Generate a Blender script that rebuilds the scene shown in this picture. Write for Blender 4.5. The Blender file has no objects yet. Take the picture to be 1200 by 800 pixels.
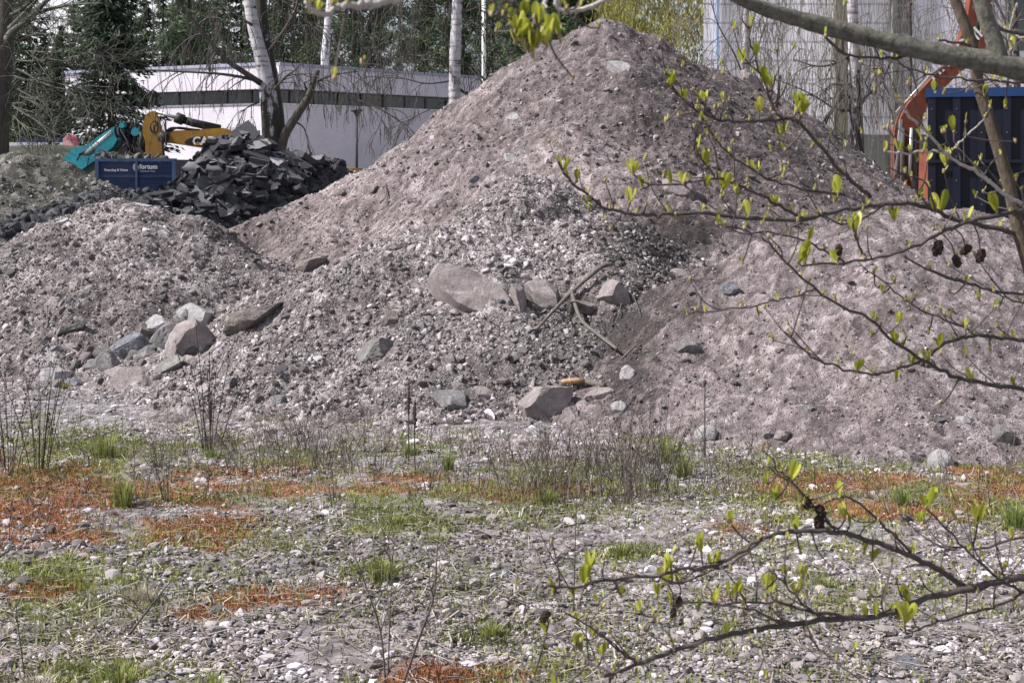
import bpy, math
import numpy as np
from mathutils import Vector, Matrix
from mathutils.geometry import tessellate_polygon

RNG = np.random.default_rng(7)
F, HC, PYH = 1648.0, 1.8, 195.0          # focal length in photo pixels, eye height, horizon row
scene = bpy.context.scene
COL = scene.collection

def P(px, py, Y):
    return np.array([(px - 600.0) / F * Y, Y, HC - (py - PYH) / F * Y])

# ------------------------------------------------------------------ noise
def _h(ix, iy, s):
    with np.errstate(over='ignore'):
        h = ix.astype(np.int64).astype(np.uint32) * np.uint32(374761393) + iy.astype(np.int64).astype(np.uint32) * np.uint32(668265263) + np.uint32((s * 144269 + 12345) & 0xffffffff)
        h = (h ^ (h >> np.uint32(13))) * np.uint32(1274126177)
        h = (h ^ (h >> np.uint32(16))) * np.uint32(2246822519)
        h = h ^ (h >> np.uint32(15))
    return h.astype(np.float64) / 4294967295.0

def vn(x, y, s=0):
    ix, iy = np.floor(x), np.floor(y)
    fx, fy = x - ix, y - iy
    ux, uy = fx * fx * fx * (fx * (fx * 6 - 15) + 10), fy * fy * fy * (fy * (fy * 6 - 15) + 10)
    a, b, c, d = _h(ix, iy, s), _h(ix + 1, iy, s), _h(ix, iy + 1, s), _h(ix + 1, iy + 1, s)
    return ((a * (1 - ux) + b * ux) * (1 - uy) + (c * (1 - ux) + d * ux) * uy) * 2 - 1

def fbm(x, y, o=4, s=0, g=0.5):
    r, a, t = 0, 1.0, 0
    for i in range(o):
        r = r + a * vn(x + 17.3 * i, y - 9.1 * i, s + i)
        t += a; a *= g; x = x * 2.03; y = y * 2.03
    return r / t

def clods(x, y, s=0):
    """Worley domes: (height 0..1, random value of the clod)."""
    ix, iy = np.floor(x), np.floor(y)
    best = np.full(x.shape, 9.0); rid = np.zeros(x.shape)
    for dx in (-1, 0, 1):
        for dy in (-1, 0, 1):
            cx, cy = ix + dx, iy + dy
            px, py = cx + _h(cx, cy, s + 1), cy + _h(cx, cy, s + 2)
            rr = 0.55 + 0.9 * _h(cx, cy, s + 3)
            d = np.hypot(x - px, y - py) / rr
            m = d < best
            best = np.where(m, d, best); rid = np.where(m, _h(cx, cy, s + 4), rid)
    return np.sqrt(np.clip(1 - (best / 0.75) ** 2, 0, 1)) * (0.35 + 0.65 * rid), rid

# ------------------------------------------------------------------ mesh builder
class MB:
    def __init__(self):
        self.v, self.t, self.q, self.mt, self.mq, self.a = [], [], [], [], [], []
        self.n = 0
    def add(self, v, tris=None, quads=None, mat=0, tint=0.5):
        v = np.asarray(v, float).reshape(-1, 3)
        self.v.append(v)
        self.a.append(np.broadcast_to(np.asarray(tint, float), (len(v),)))
        if tris is not None and len(tris):
            t = np.asarray(tris, np.int64).reshape(-1, 3) + self.n
            self.t.append(t); self.mt.append(np.broadcast_to(np.asarray(mat), (len(t),)))
        if quads is not None and len(quads):
            q = np.asarray(quads, np.int64).reshape(-1, 4) + self.n
            self.q.append(q); self.mq.append(np.broadcast_to(np.asarray(mat), (len(q),)))
        self.n += len(v)
        return self
    def tube(self, pts, radii, sides=6, mat=0, tint=0.5, cap=True):
        pts = np.asarray(pts, float); n = len(pts)
        r = np.broadcast_to(np.asarray(radii, float), (n,))
        tan = np.gradient(pts, axis=0); tan /= np.linalg.norm(tan, axis=1)[:, None] + 1e-12
        ref = np.array([0.31, 0.17, 0.93]) if abs(tan[0, 2]) < 0.9 else np.array([0.95, 0.3, 0.05])
        u = np.cross(tan, ref); u /= np.linalg.norm(u, axis=1)[:, None] + 1e-12
        w = np.cross(tan, u)
        an = np.linspace(0, 2 * math.pi, sides, endpoint=False)
        ring = pts[:, None, :] + r[:, None, None] * (np.cos(an)[None, :, None] * u[:, None, :] + np.sin(an)[None, :, None] * w[:, None, :])
        i = np.arange(n - 1)[:, None] * sides; j = np.arange(sides)[None, :]; k = (j + 1) % sides
        q = np.stack([i + j, i + k, i + sides + k, i + sides + j], -1).reshape(-1, 4)
        t = []
        if cap and sides > 3:
            t = [[0, b + 1, b] for b in range(1, sides - 1)] + [[(n - 1) * sides, (n - 1) * sides + b, (n - 1) * sides + b + 1] for b in range(1, sides - 1)]
        return self.add(ring.reshape(-1, 3), t, q, mat, tint)
    def box(self, lo, hi, mat=0, M=None, tint=0.5):
        x0, y0, z0 = lo; x1, y1, z1 = hi
        v = np.array([[x0, y0, z0], [x1, y0, z0], [x1, y1, z0], [x0, y1, z0], [x0, y0, z1], [x1, y0, z1], [x1, y1, z1], [x0, y1, z1]], float)
        if M is not None:
            v = v @ np.asarray(M)[:3, :3].T + np.asarray(M)[:3, 3]
        return self.add(v, None, [[0, 3, 2, 1], [4, 5, 6, 7], [0, 1, 5, 4], [1, 2, 6, 5], [2, 3, 7, 6], [3, 0, 4, 7]], mat, tint)
    def prism(self, poly, n, depth, mat=0, mat_top=None, tint=0.5):
        """flat polygon poly (k,3), extruded by n*depth; mat_top is the material of the first face."""
        poly = np.asarray(poly, float); k = len(poly)
        v = np.vstack([poly, poly + np.asarray(n, float) * depth])
        tt = [list(x) for x in tessellate_polygon([[Vector(p) for p in poly]])]
        t = tt + [[k + c, k + b, k + a] for a, b, c in tt]
        tm = np.array([mat if mat_top is None else mat_top] * len(tt) + [mat] * len(tt))
        q = np.array([[i, i + k, (i + 1) % k + k, (i + 1) % k] for i in range(k)]) + self.n
        self.q.append(q); self.mq.append(np.full(k, mat))
        return self.add(v, t, None, tm, tint)
    def build(self, name, mats, parent=None, smooth=False, bevel=0.0):
        me = bpy.data.meshes.new(name)
        v = np.vstack(self.v)
        t = np.vstack(self.t) if self.t else np.zeros((0, 3), np.int64)
        q = np.vstack(self.q) if self.q else np.zeros((0, 4), np.int64)
        me.vertices.add(len(v)); me.vertices.foreach_set('co', v.astype(np.float32).ravel())
        nl = t.size + q.size
        me.loops.add(nl); me.loops.foreach_set('vertex_index', np.concatenate([t.ravel(), q.ravel()]).astype(np.int32))
        npoly = len(t) + len(q)
        me.polygons.add(npoly)
        ls = np.concatenate([np.arange(len(t)) * 3, t.size + np.arange(len(q)) * 4]).astype(np.int32)
        me.polygons.foreach_set('loop_start', ls)
        mi = np.concatenate((self.mt or [np.zeros(0, int)]) + (self.mq or [np.zeros(0, int)])).astype(np.int32)
        me.polygons.foreach_set('material_index', mi)
        me.polygons.foreach_set('use_smooth', np.full(npoly, smooth))
        at = me.attributes.new('tint', 'FLOAT', 'POINT'); at.data.foreach_set('value', np.concatenate(self.a).astype(np.float32))
        for m in (mats if isinstance(mats, (list, tuple)) else [mats]): me.materials.append(m)
        me.update(calc_edges=True); me.validate()
        o = bpy.data.objects.new(name, me); COL.objects.link(o)
        if parent is not None: o.parent = parent
        if bevel:
            b = o.modifiers.new('Bevel', 'BEVEL'); b.width = bevel; b.segments = 2; b.limit_method = 'ANGLE'
        return o

def tag(o, label=None, cat=None, group=None, kind=None):
    if label: o['label'] = label
    if cat: o['category'] = cat
    if group: o['group'] = group
    if kind: o['kind'] = kind
    return o
def empty(name, loc, label, cat, group=None, rz=0.0):
    o = bpy.data.objects.new(name, None); COL.objects.link(o)
    o.location = loc; o.rotation_euler = (0, 0, rz); o.empty_display_size = 0.2
    return tag(o, label, cat, group)
def copy_tree(o, parent=None):
    c = o.copy(); COL.objects.link(c)
    if parent is not None: c.parent = parent
    for ch in list(o.children): copy_tree(ch, c)
    return c

# ------------------------------------------------------------------ materials
def newmat(name):
    m = bpy.data.materials.new(name); m.use_nodes = True
    nt = m.node_tree; b = nt.nodes['Principled BSDF']
    b.inputs['Specular IOR Level'].default_value = 0.3
    return m, nt, b
def nd(nt, t, **kw):
    n = nt.nodes.new(t)
    for k, v in kw.items():
        if k.startswith('i_'): n.inputs[k[2:].replace('_', ' ')].default_value = v
        else: setattr(n, k, v)
    return n
def ramp(nt, fac, stops, interp='LINEAR'):
    r = nt.nodes.new('ShaderNodeValToRGB'); r.color_ramp.interpolation = interp
    e = r.color_ramp.elements
    while len(e) < len(stops): e.new(0.5)
    for k, (p, c) in zip(e, stops):
        k.position = p; k.color = (*c, 1) if len(c) == 3 else c
    nt.links.new(fac, r.inputs[0]); return r.outputs[0]
def mixc(nt, fac, a, b, mode='MIX'):
    m = nt.nodes.new('ShaderNodeMix'); m.data_type = 'RGBA'; m.blend_type = mode
    for s, v in ((m.inputs[0], fac), (m.inputs[6], a), (m.inputs[7], b)):
        if isinstance(v, (int, float)): s.default_value = v
        elif isinstance(v, tuple): s.default_value = (*v, 1)
        else: nt.links.new(v, s)
    return m.outputs[2]
def noise(nt, co, scale, detail=4, rough=0.55):
    n = nd(nt, 'ShaderNodeTexNoise'); n.inputs['Scale'].default_value = scale
    n.inputs['Detail'].default_value = detail; n.inputs['Roughness'].default_value = rough
    nt.links.new(co, n.inputs['Vector']); return n.outputs['Fac']
def mapping(nt, co, sc):
    m = nd(nt, 'ShaderNodeMapping'); m.inputs['Scale'].default_value = sc
    nt.links.new(co, m.inputs['Vector']); return m.outputs[0]
def bump(nt, b, h, strength, dist):
    n = nd(nt, 'ShaderNodeBump'); n.inputs['Strength'].default_value = strength; n.inputs['Distance'].default_value = dist
    nt.links.new(h, n.inputs['Height']); nt.links.new(n.outputs[0], b.inputs['Normal'])
def tintmat(name, stops, nscale=6.0, namt=0.35, rough=0.92, bscale=60.0, bstr=0.5, bdist=0.01, dark=(0.55, 0.53, 0.52), light=(1.25, 1.22, 1.2), big=None, grain=None):
    """colour from the per-piece 'tint' attribute through a ramp, varied by noise; bump."""
    m, nt, b = newmat(name)
    co = nd(nt, 'ShaderNodeTexCoord').outputs['Object']
    at = nd(nt, 'ShaderNodeAttribute', attribute_name='tint').outputs['Fac']
    c = ramp(nt, at, stops)
    v = ramp(nt, noise(nt, co, nscale, 5, 0.65), [(0.3, dark), (0.7, light)])
    c = mixc(nt, namt, c, v, 'MULTIPLY')
    if big:
        c = mixc(nt, ramp(nt, noise(nt, co, big[0], 3), [(0.4, (0, 0, 0)), (0.62, (1, 1, 1))]), c, mixc(nt, 1.0, c, big[1], 'MULTIPLY'))
    if grain:
        c = mixc(nt, grain[1], c, ramp(nt, noise(nt, co, grain[0], 3, 0.6), [(0.36, (0.25, 0.24, 0.24)), (0.5, (1, 1, 1)), (0.64, (1.75, 1.73, 1.76))]), 'MULTIPLY')
    nt.links.new(c, b.inputs['Base Color']); b.inputs['Roughness'].default_value = rough
    bump(nt, b, noise(nt, co, bscale, 4, 0.7), bstr, bdist)
    return m
def plain(name, col, rough=0.6, var=0.15, nscale=8.0, metal=0.0, bstr=0.0, bscale=40.0, dirt=None):
    m, nt, b = newmat(name)
    co = nd(nt, 'ShaderNodeTexCoord').outputs['Object']
    v = ramp(nt, noise(nt, co, nscale, 5, 0.6), [(0.3, tuple(c * (1 - var) for c in col)), (0.7, tuple(min(1, c * (1 + var)) for c in col))])
    if dirt:
        v = mixc(nt, ramp(nt, noise(nt, co, nscale * 0.6, 6, 0.7), [(0.5, (0, 0, 0)), (0.72, (1, 1, 1))]), v, dirt)
    nt.links.new(v, b.inputs['Base Color'])
    b.inputs['Roughness'].default_value = rough; b.inputs['Metallic'].default_value = metal
    if bstr: bump(nt, b, noise(nt, co, bscale, 4, 0.65), bstr, 0.01)
    return m

SOIL = [(0.0, (0.065, 0.054, 0.053)), (0.4, (0.185, 0.153, 0.154)), (0.75, (0.31, 0.262, 0.268)), (1.0, (0.47, 0.42, 0.435))]
SOIL2 = [(0.0, (0.045, 0.039, 0.038)), (0.4, (0.128, 0.112, 0.111)), (0.75, (0.245, 0.217, 0.218)), (1.0, (0.44, 0.415, 0.43))]
STONE = [(0.0, (0.07, 0.064, 0.064)), (0.35, (0.19, 0.173, 0.175)), (0.6, (0.31, 0.275, 0.28)), (0.85, (0.46, 0.425, 0.455)), (1.0, (0.66, 0.635, 0.69))]
M = {}
M['soil_main'] = tintmat('pink_grey_soil', [(p, (c[0] * .72, c[1] * .715, c[2] * .715)) for p, c in SOIL], 12.0, 0.4, bscale=45, bstr=0.7, bdist=0.02, big=(0.55, (0.66, 0.66, 0.67)), grain=(75, .8))
M['soil_right'] = tintmat('pink_sandy_soil', [(p, tuple(x * k for x, k in zip(c, (.77, .77, .78)))) for p, c in SOIL], 16.0, 0.3, bscale=70, bstr=0.8, bdist=0.02, big=(0.5, (0.82, 0.81, 0.81)), grain=(120, .65))
M['soil_gravel'] = tintmat('gravelly_soil', SOIL2, 5.0, 0.5, bscale=45, bstr=0.7, bdist=0.02, big=(0.6, (0.72, 0.72, 0.72)), grain=(80, .8))
M['stones'] = tintmat('loose_stones', STONE, 14.0, 0.35, 0.85, 70, 0.4, 0.005)
M['grey_heap'] = tintmat('grey_green_rubble', [(0, (0.028, 0.028, 0.026)), (0.5, (0.066, 0.064, 0.06)), (1, (0.26, 0.25, 0.24))], 3.0, 0.5, bscale=20, bstr=0.8, bdist=0.04, big=(0.5, (0.75, 0.78, 0.7)))
M['asphalt_crumb'] = tintmat('asphalt_crumbs', [(0, (0.025, 0.027, 0.033)), (0.6, (0.055, 0.058, 0.068)), (1, (0.13, 0.135, 0.15))], 4.0, 0.4, 0.8, 30, 0.8, 0.03)
M['asphalt'] = tintmat('broken_asphalt', [(0, (0.02, 0.022, 0.027)), (0.6, (0.05, 0.052, 0.06)), (1, (0.13, 0.13, 0.147))], 9.0, 0.4, 0.75, 40, 0.9, 0.03)
M['asphalt_top'] = tintmat('worn_asphalt_face', [(0, (0.10, 0.10, 0.115)), (0.5, (0.2, 0.196, 0.212)), (1, (0.46, 0.435, 0.465))], 6.0, 0.35, 0.85, 50, 0.4, 0.01)
def rockmat(name, a, b2, sp=(0.1, 0.1, 0.1)):
    m, nt, b = newmat(name)
    co = nd(nt, 'ShaderNodeTexCoord').outputs['Object']
    c = ramp(nt, noise(nt, co, 9.0, 8, 0.72), [(0.36, tuple(.72 * q for q in a)), (0.5, a), (0.64, b2)])
    c = mixc(nt, ramp(nt, noise(nt, mapping(nt, co, (3, 3, 9)), 4.0, 6, 0.7), [(0.55, (0, 0, 0)), (0.7, (.55, .55, .55))]), c, tuple(.6 * q for q in a))
    c = mixc(nt, ramp(nt, noise(nt, co, 95.0, 4, 0.7), [(0.52, (0, 0, 0)), (0.62, (0.8, 0.8, 0.8))]), c, sp)
    nt.links.new(c, b.inputs['Base Color']); b.inputs['Roughness'].default_value = 0.88
    bump(nt, b, noise(nt, co, 38.0, 8, 0.78), 1.0, 0.035)
    return m
R = {'pink': rockmat('pinkish_rock', (0.37, 0.32, 0.32), (0.50, 0.445, 0.45), (0.20, 0.175, 0.175)),
     'grey': rockmat('grey_rock', (0.25, 0.24, 0.245), (0.42, 0.405, 0.415)),
     'white': rockmat('pale_rock', (0.46, 0.44, 0.455), (0.64, 0.62, 0.65), (0.3, 0.28, 0.29)),
     'blue': rockmat('blue_grey_rock', (0.22, 0.225, 0.26), (0.42, 0.425, 0.475)),
     'brown': rockmat('brown_rock', (0.24, 0.205, 0.195), (0.38, 0.335, 0.32)),
     'green': rockmat('greenish_grey_rock', (0.265, 0.257, 0.25), (0.43, 0.418, 0.412))}

# ------------------------------------------------------------------ heaps as height functions
def smax(a, b, k):
    h = np.clip(0.5 + 0.5 * (a - b) / k, 0, 1)
    return b + (a - b) * h + k * h * (1 - h)
class Heap:
    def __init__(self, lines, slope, seed, dom, warp=0.22, clod=(0.02, 0.01), rough=0.12, k=0.08, rnd=0.2, grain=(16.0, 38.0)):
        self.segs = []
        for ln in lines:
            pts = [P(*p) for p in ln]
            if len(pts) == 1: pts = pts * 2
            self.segs += list(zip(pts[:-1], pts[1:]))
        self.slope, self.seed, self.dom, self.warp, self.clod, self.rough, self.k, self.rnd, self.grain = slope, seed, dom, warp, clod, rough, k, rnd, grain
    def base(self, x, y):
        s = self.seed
        xw = x + self.warp * fbm(x * 0.8, y * 0.8, 3, s + 50); yw = y + self.warp * fbm(x * 0.8, y * 0.8, 3, s + 60)
        h = None
        for a, b in self.segs:
            d = b - a; L = d[0] ** 2 + d[1] ** 2 + 1e-9
            t = np.clip(((xw - a[0]) * d[0] + (yw - a[1]) * d[1]) / L, 0, 1)
            r = np.hypot(xw - a[0] - t * d[0], yw - a[1] - t * d[1])
            z = a[2] + t * d[2] - self.slope * (np.sqrt(r * r + self.rnd ** 2) - self.rnd)
            h = z if h is None else smax(h, z, self.k)
        h = h + self.rough * fbm(x * 1.3, y * 1.3, 5, s + 5)
        # concave toe where the slope runs out on the ground
        return np.where(h < 0.5, 0.5 * np.clip((h + 0.16) / 0.66, 0, 1) ** 1.2 - 0.03 * (h < -0.13), h)
    def full(self, x, y):
        s = self.seed
        h = self.base(x, y)
        # loose runs of material sliding down
        h = h + 0.06 * fbm(x * 3.6, y * 3.6, 5, s + 9, 0.65)
        g1, g2 = self.grain
        wx, wy = x + 0.05 * vn(x * 9, y * 9, s), y + 0.05 * vn(x * 9, y * 9, s + 3)
        c1, r1 = clods(wx * g1, wy * g1, s + 20); c2, r2 = clods(wx * g2, wy * g2, s + 30)
        amp = 0.55 + 0.45 * fbm(x * 0.9, y * 0.9, 3, s + 77)
        h = h + self.clod[0] * c1 * amp * 1.5 + self.clod[1] * c2
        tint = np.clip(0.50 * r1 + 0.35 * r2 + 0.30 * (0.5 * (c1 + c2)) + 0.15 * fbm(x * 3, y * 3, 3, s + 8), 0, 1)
        return h, tint
def ground_z(x, y):
    return 0.035 * fbm(x * 0.7, y * 0.7, 4, 300) + 0.015 * fbm(x * 3, y * 3, 3, 310)

heaps = {
 'main': Heap([[(680, 40, 17.7), (705, 32, 17.7), (762, 46, 17.8), (828, 76, 18.0)],
               [(700, 36, 17.7), (590, 116, 17.5), (440, 196, 17.1), (262, 276, 16.6)],
               [(560, 170, 15.8), (670, 150, 15.4), (765, 186, 15.2)],
               [(828, 76, 18.0), (960, 180, 17.7), (1060, 240, 17.3)]], 0.70, 1, (-5.2, 7.6, 11.2, 22.5), clod=(0.030, 0.020)),
 'right': Heap([[(868, 312, 11.2), (910, 278, 11.3), (1000, 250, 11.3), (1120, 252, 11.5), (1330, 290, 11.8)]], 0.62, 2, (-0.4, 7.0, 7.4, 14.5), clod=(0.013, 0.013), rough=0.09),
 'middle': Heap([[(335, 345, 12.2), (430, 292, 12.2), (560, 262, 12.4), (655, 272, 12.4), (698, 305, 12.0)], [(600, 262, 12.5), (620, 210, 13.6)]], 0.60, 3, (-4.0, 2.4, 8.8, 14.5), clod=(0.040, 0.020)),
 'left': Heap([[(-170, 350, 14.5), (0, 296, 14.5), (60, 270, 14.5), (110, 252, 14.5), (150, 244, 14.5), (222, 262, 14.3), (305, 320, 13.7)]], 0.62, 4, (-8.0, -1.3, 10.8, 17.5), clod=(0.036, 0.020)),
 'grey': Heap([[(-140, 190, 25), (20, 184, 25), (72, 190, 25), (125, 226, 24.5)]], 0.6, 5, (-14, -5.6, 20, 30), clod=(0.05, 0.03), grain=(7.0, 15.0)),
 'crumb': Heap([[(-80, 290, 18.5), (0, 272, 19), (60, 253, 20), (110, 232, 22), (150, 224, 24), (205, 229, 25)]], 0.55, 6, (-9.5, -3.2, 16.5, 27.5), clod=(0.05, 0.03), grain=(6.0, 14.0)),
 'slab': Heap([[(165, 250, 26), (207, 230, 27), (242, 206, 27.6), (272, 164, 28), (290, 161, 28), (340, 190, 28.5), (395, 200, 29)]], 1.0, 8, (-11.5, -0.5, 22, 34), clod=(0.09, 0.04), grain=(3.5, 9.0)),
}
FRONT = ['main', 'right', 'middle', 'left']
def top_z(x, y, names=FRONT):
    x = np.asarray(x, float); y = np.asarray(y, float)
    z = ground_z(x, y)
    for n in names: z = np.maximum(z, heaps[n].base(x, y))
    return z
def hit(px, py, names=FRONT, y0=3.5, y1=40.0):
    Y = np.linspace(y0, y1, 5000)
    x = (px - 600) / F * Y; z = HC - (py - PYH) / F * Y
    m = np.nonzero(z < top_z(x, Y, names))[0]
    i = m[0] if len(m) else len(Y) - 1
    return np.array([x[i], Y[i], z[i]])

# ------------------------------------------------------------------ stone shapes
def icosphere(sub):
    g = (1 + 5 ** 0.5) / 2
    v = np.array([[-1, g, 0], [1, g, 0], [-1, -g, 0], [1, -g, 0], [0, -1, g], [0, 1, g], [0, -1, -g], [0, 1, -g], [g, 0, -1], [g, 0, 1], [-g, 0, -1], [-g, 0, 1]], float)
    f = [[0, 11, 5], [0, 5, 1], [0, 1, 7], [0, 7, 10], [0, 10, 11], [1, 5, 9], [5, 11, 4], [11, 10, 2], [10, 7, 6], [7, 1, 8], [3, 9, 4], [3, 4, 2], [3, 2, 6], [3, 6, 8], [3, 8, 9], [4, 9, 5], [2, 4, 11], [6, 2, 10], [8, 6, 7], [9, 8, 1]]
    v = list(v / np.linalg.norm(v[0]))
    for _ in range(sub):
        mid, nf = {}, []
        def mp(a, b):
            k = (min(a, b), max(a, b))
            if k not in mid:
                w = v[a] + v[b]; v.append(w / np.linalg.norm(w)); mid[k] = len(v) - 1
            return mid[k]
        for a, b, c in f:
            d, e, h = mp(a, b), mp(b, c), mp(c, a)
            nf += [[a, d, h], [b, e, d], [c, h, e], [d, e, h]]
        f = nf
    return np.array(v), np.array(f)
ICO = [icosphere(s) for s in range(5)]
def stone(sub, rng, cuts=6, depth=(0.45, 0.9), rough=0.06):
    v, f = ICO[sub]; v = v.copy()
    for _ in range(cuts):
        n = rng.normal(size=3); n /= np.linalg.norm(n); d = rng.uniform(*depth)
        s = np.clip(v @ n - d, 0, None); v -= s[:, None] * n * 0.96
    if rough:
        q = v * 3.1 + rng.uniform(0, 50)
        v *= (1 + rough * (fbm(q[:, 0] + q[:, 2], q[:, 1] - 0.7 * q[:, 2], 3, 400)))[:, None]
    ext = (v.max(0) - v.min(0)) / 2; v -= (v.max(0) + v.min(0)) / 2
    return v / ext, f                                   # unit half-extents
SMALL = [stone(0, RNG, 4, (0.5, 0.85), 0.0) for _ in range(16)]
MED = [stone(1, RNG, 9, (0.36, 0.82), 0.04) for _ in range(12)]
def rot_batch(n, rng):
    q = rng.normal(size=(n, 4)); q /= np.linalg.norm(q, axis=1)[:, None]
    w, x, y, z = q.T
    return np.stack([1 - 2 * (y * y + z * z), 2 * (x * y - z * w), 2 * (x * z + y * w), 2 * (x * y + z * w), 1 - 2 * (x * x + z * z), 2 * (y * z - x * w), 2 * (x * z - y * w), 2 * (y * z + x * w), 1 - 2 * (x * x + y * y)], -1).reshape(n, 3, 3)
def scatter_stones(mb, pos, size, rng, tint, protos, flat=False):
    pid = rng.integers(0, len(protos), len(pos))
    for k, (v, f) in enumerate(protos):
        m = np.nonzero(pid == k)[0]
        if not len(m): continue
        Rm = rot_batch(len(m), rng)
        if flat:
            a = rng.uniform(0, 6.28, len(m)); t = rng.normal(0, .22, len(m)); ca, sa, ct, st, z = np.cos(a), np.sin(a), np.cos(t), np.sin(t), np.zeros(len(m))
            Rm = np.stack([ca, -sa * ct, sa * st, sa, ca * ct, -ca * st, z, st, ct], -1).reshape(-1, 3, 3)
        sc = size[m][:, None] * np.stack([rng.uniform(0.7, 1.25, len(m)), rng.uniform(0.6, 1.0, len(m)), rng.uniform(0.35, 0.75, len(m))], -1)
        vv = np.einsum('nij,nkj->nki', Rm, v[None] * sc[:, None, :]) + pos[m][:, None, :]
        ff = f[None] + (np.arange(len(m)) * len(v))[:, None, None]
        mb.add(vv.reshape(-1, 3), ff.reshape(-1, 3), None, 0, np.repeat(tint[m], len(v)))
def in_view(x, y, pad=140):
    px = 600 + F * x / y
    return (px > -pad) & (px < 1200 + pad)
def psize(n, rng, lo, hi, a=2.2):
    u = rng.uniform(size=n)
    return (lo ** -a + u * (hi ** -a - lo ** -a)) ** (-1 / a)

DAMP_AND_SHADE = [(735, 430, 42, 75, .38), (780, 330, 60, 60, .4), (800, 265, 60, 30, .3), (500, 245, 200, 14, .2), (300, 262, 60, 40, .15), (700, 385, 95, 60, .34), (765, 275, 80, 38, .38), (890, 130, 170, 90, .26), (960, 215, 130, 60, .22), (640, 445, 130, 34, .16), (330, 290, 60, 40, .12), (1060, 400, 90, 50, .06), (800, 90, 120, 60, .2), (120, 380, 120, 50, .12),  # moist soil patches, plus crease and gully shade painted into the tint
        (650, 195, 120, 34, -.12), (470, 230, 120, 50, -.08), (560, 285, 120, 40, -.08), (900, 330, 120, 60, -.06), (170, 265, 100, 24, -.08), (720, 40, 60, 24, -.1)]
def damp_and_shade(x, y, z):
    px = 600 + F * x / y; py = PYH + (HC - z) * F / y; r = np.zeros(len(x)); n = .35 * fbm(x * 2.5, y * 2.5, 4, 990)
    for cx, cy, a, b, w in DAMP_AND_SHADE: r += w * np.clip(1.4 * (1.1 - np.hypot((px - cx) / a, (py - cy) / b) + n), 0, 1)
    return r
def heap_mesh(name, H, step, mat, label, cat='gravel heap', stones=0, srange=(0.008, 0.05), tint_shift=0.0, cull=None, smat=None, alpha=2.2):
    x0, x1, y0, y1 = H.dom
    xs, ys = np.arange(x0, x1, step), np.arange(y0, y1, step)
    X, Y = np.meshgrid(xs, ys); nx, ny = len(xs), len(ys)
    z, t = H.full(X.ravel(), Y.ravel())
    if name == 'gravel_heap': t = np.clip(t - damp_and_shade(X.ravel(), Y.ravel(), z), 0, 1)
    keep = z > ground_z(X.ravel(), Y.ravel()) - 0.06
    i = (np.arange(ny - 1)[:, None] * nx + np.arange(nx - 1)[None, :]).ravel()
    q = np.stack([i, i + 1, i + nx + 1, i + nx], -1)
    q = q[keep[q].any(1)]
    used = np.unique(q); remap = np.full(nx * ny, -1); remap[used] = np.arange(len(used))
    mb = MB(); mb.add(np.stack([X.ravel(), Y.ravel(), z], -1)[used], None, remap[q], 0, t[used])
    o = mb.build(name, mat, smooth=True); tag(o, label, cat)
    if stones:
        rng = np.random.default_rng(1000 + H.seed)
        n = int(stones * 3)
        x, y = rng.uniform(x0, x1, n), rng.uniform(y0, y1, n)
        b = H.base(x, y)
        e = 0.05; gy = (H.base(x, y + e) - b) / e
        dens = 0.55 + 0.45 * fbm(x * 1.1, y * 1.1, 3, H.seed + 91)
        ok = (b > -0.02) & in_view(x, y) & (gy > -0.35) & (rng.uniform(size=n) < np.clip(dens + 0.15, 0.08, 1))
        oth = [k for k in (cull or [])]
        if oth: ok &= b > top_z(x, y, oth) - 0.08
        x, y = x[ok][:stones], y[ok][:stones]
        hz, _ = H.full(x, y); cb = clear_of_boulders(x, y, hz); x, y, hz = x[cb], y[cb], hz[cb]
        s = psize(len(x), rng, srange[0], srange[1], alpha)
        # coarse stones roll to the foot of the slope
        mb = MB()
        pos = np.stack([x, y, hz + s * rng.uniform(-0.25, 0.25, len(x))], -1)
        tt = np.clip(rng.beta(1.5, 2.15, len(x)) + tint_shift - (.5 * damp_and_shade(x, y, hz) if name == 'gravel_heap' else 0), 0, 1)
        big = s > 0.022
        scatter_stones(mb, pos[big], s[big], rng, tt[big], MED)
        scatter_stones(mb, pos[~big], s[~big], rng, tt[~big], SMALL)
        so = mb.build('stones', smat or M['stones'], o); tag(so, kind='stuff')
    return o

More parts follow.
